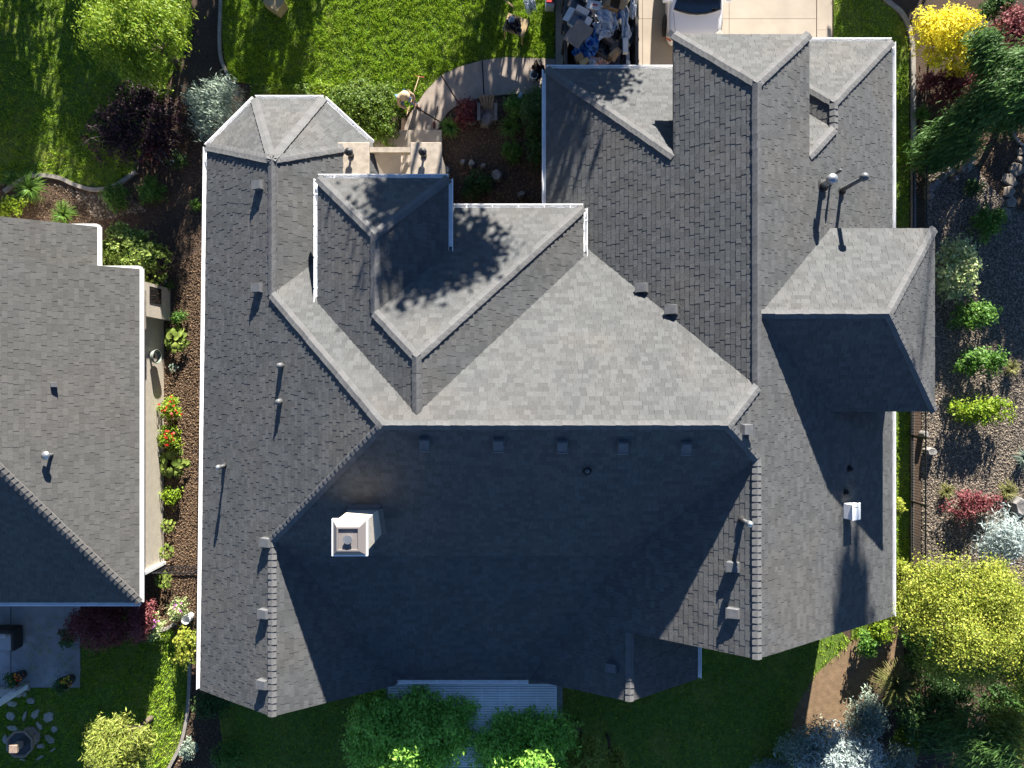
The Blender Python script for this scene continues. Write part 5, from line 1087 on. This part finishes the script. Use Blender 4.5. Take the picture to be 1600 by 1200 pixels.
# ------------------------------------------------------------------ person with a rake beside the hedge
def skin(name, pts, edges, rad, m_, parent, root=0):
    me = bpy.data.meshes.new(name); o = root_loc(parent); me.from_pydata([tuple(Vector(p) - o) for p in pts], edges, []); me.update(); ob = link(name, me, m_, parent)
    sk = ob.modifiers.new('skin', 'SKIN'); sk.use_smooth_shade = True
    for i, r in enumerate(rad): me.skin_vertices[0].data[i].radius = r if isinstance(r, tuple) else (r, r)
    me.skin_vertices[0].data[root].use_root = True; su = ob.modifiers.new('sub', 'SUBSURF'); su.levels = 1; su.render_levels = 2; return ob
def person():
    f = W(636, 168, 0); t = thing('person', 'person in a tan jacket, straw hat and jeans raking beside the clipped hedge', 'person', f)
    fw = Vector((.55, -.83, 0)).normalized(); sd = Vector((-fw.y, fw.x, 0)); Z = Vector((0, 0, 1)); q = lambda a, b, c: f + fw * a + sd * b + Z * c
    pel = q(-.05, 0, .93); ch = q(.14, 0, 1.28); nk = q(.24, 0, 1.46); hd = q(.30, 0, 1.60)
    P = [pel, q(.04, 0, 1.10), ch, nk, q(.27, 0, 1.53), hd, q(.33, 0, 1.68),
         q(.16, .19, 1.38), q(.24, .29, 1.13), q(.46, .18, 1.02), q(.16, -.19, 1.38), q(.22, -.28, 1.12), q(.42, -.10, .94),
         q(-.05, .11, .88), q(.10, .20, .50), q(.16, .34, .09), q(.30, .36, .05), q(-.05, -.11, .88), q(.0, -.13, .48), q(-.16, -.14, .09), q(-.02, -.15, .05)]
    Ed = [(0, 1), (1, 2), (2, 3), (3, 4), (4, 5), (5, 6), (2, 7), (7, 8), (8, 9), (2, 10), (10, 11), (11, 12), (0, 13), (13, 14), (14, 15), (15, 16), (0, 17), (17, 18), (18, 19), (19, 20)]
    R = [.13, .13, .15, .06, .06, .095, .07, .065, .05, .038, .065, .05, .038, .09, .065, .045, .04, .09, .065, .045, .04]
    skin('body', P, Ed, R, M_skin, t)
    skin('jacket', [P[0], P[1], P[2], q(.21, 0, 1.42), P[7], P[8], P[8].lerp(P[9], .8), P[10], P[11], P[11].lerp(P[12], .8)], [(0, 1), (1, 2), (2, 3), (2, 4), (4, 5), (5, 6), (2, 7), (7, 8), (8, 9)], [.165, .165, .185, .10, .095, .075, .058, .095, .075, .058], M_jacket, t)
    skin('jeans', [P[0], P[13], P[14], P[15], P[17], P[18], P[19]], [(0, 1), (1, 2), (2, 3), (0, 4), (4, 5), (5, 6)], [.155, .115, .088, .068, .115, .088, .068], M_jean, t)
    for i in (15, 19): d = fw; MB().box(P[i] + d * .07 - Z * .04, (.28, .10, .09), math.atan2(fw.y, fw.x)).build('shoe', M_black, t, bevel=.03)
    MB().lathe(hd + Z * .05, [(.18, 0), (.18, .012), (.105, .02), (.10, .09), (.05, .12)], 18).build('hat', M_hat, t, True)
    for i in (9, 12):
        hm = MB(); hp = P[i]
        for k in range(4): b = hp + sd * (.028 * (k - 1.5)) + fw * .03; hm.tube([b, b + fw * .05 - Z * .015, b + fw * .06 - Z * .055, b + fw * .03 - Z * .07], [.011, .010, .009, .007], 6)
        hm.tube([hp + sd * .05, hp + sd * .06 + fw * .04, hp + sd * .03 + fw * .06], [.012, .011, .009], 6); hm.build('fingers', M_skin, t, True)
    h1, h2 = P[9] + fw * .05 - Z * .04, P[12] + fw * .05 - Z * .04; tip = W(655, 119, .10)
    rk = thing('rake', 'wooden handled rake held by the person beside the hedge', 'rake', W(655, 119)); MB().tube([h2 + (h2 - tip).normalized() * .25, h2, tip], .015, 8).build('handle', M_wood, rk); d = (tip - h2); d.z = 0; d.normalize(); s_ = Vector((-d.y, d.x, 0))
    mb = MB().box(tip - Z * .03, (.03, .36, .03), math.atan2(d.y, d.x))
    for k in range(9): mb.tube([tip + s_ * (.04 * (k - 4)) - Z * .03, tip + s_ * (.042 * (k - 4)) + d * .03 - Z * .085], .004, 4)
    mb.build('head', mat('orange_metal', (.45, .13, .06), .5), rk)
person()
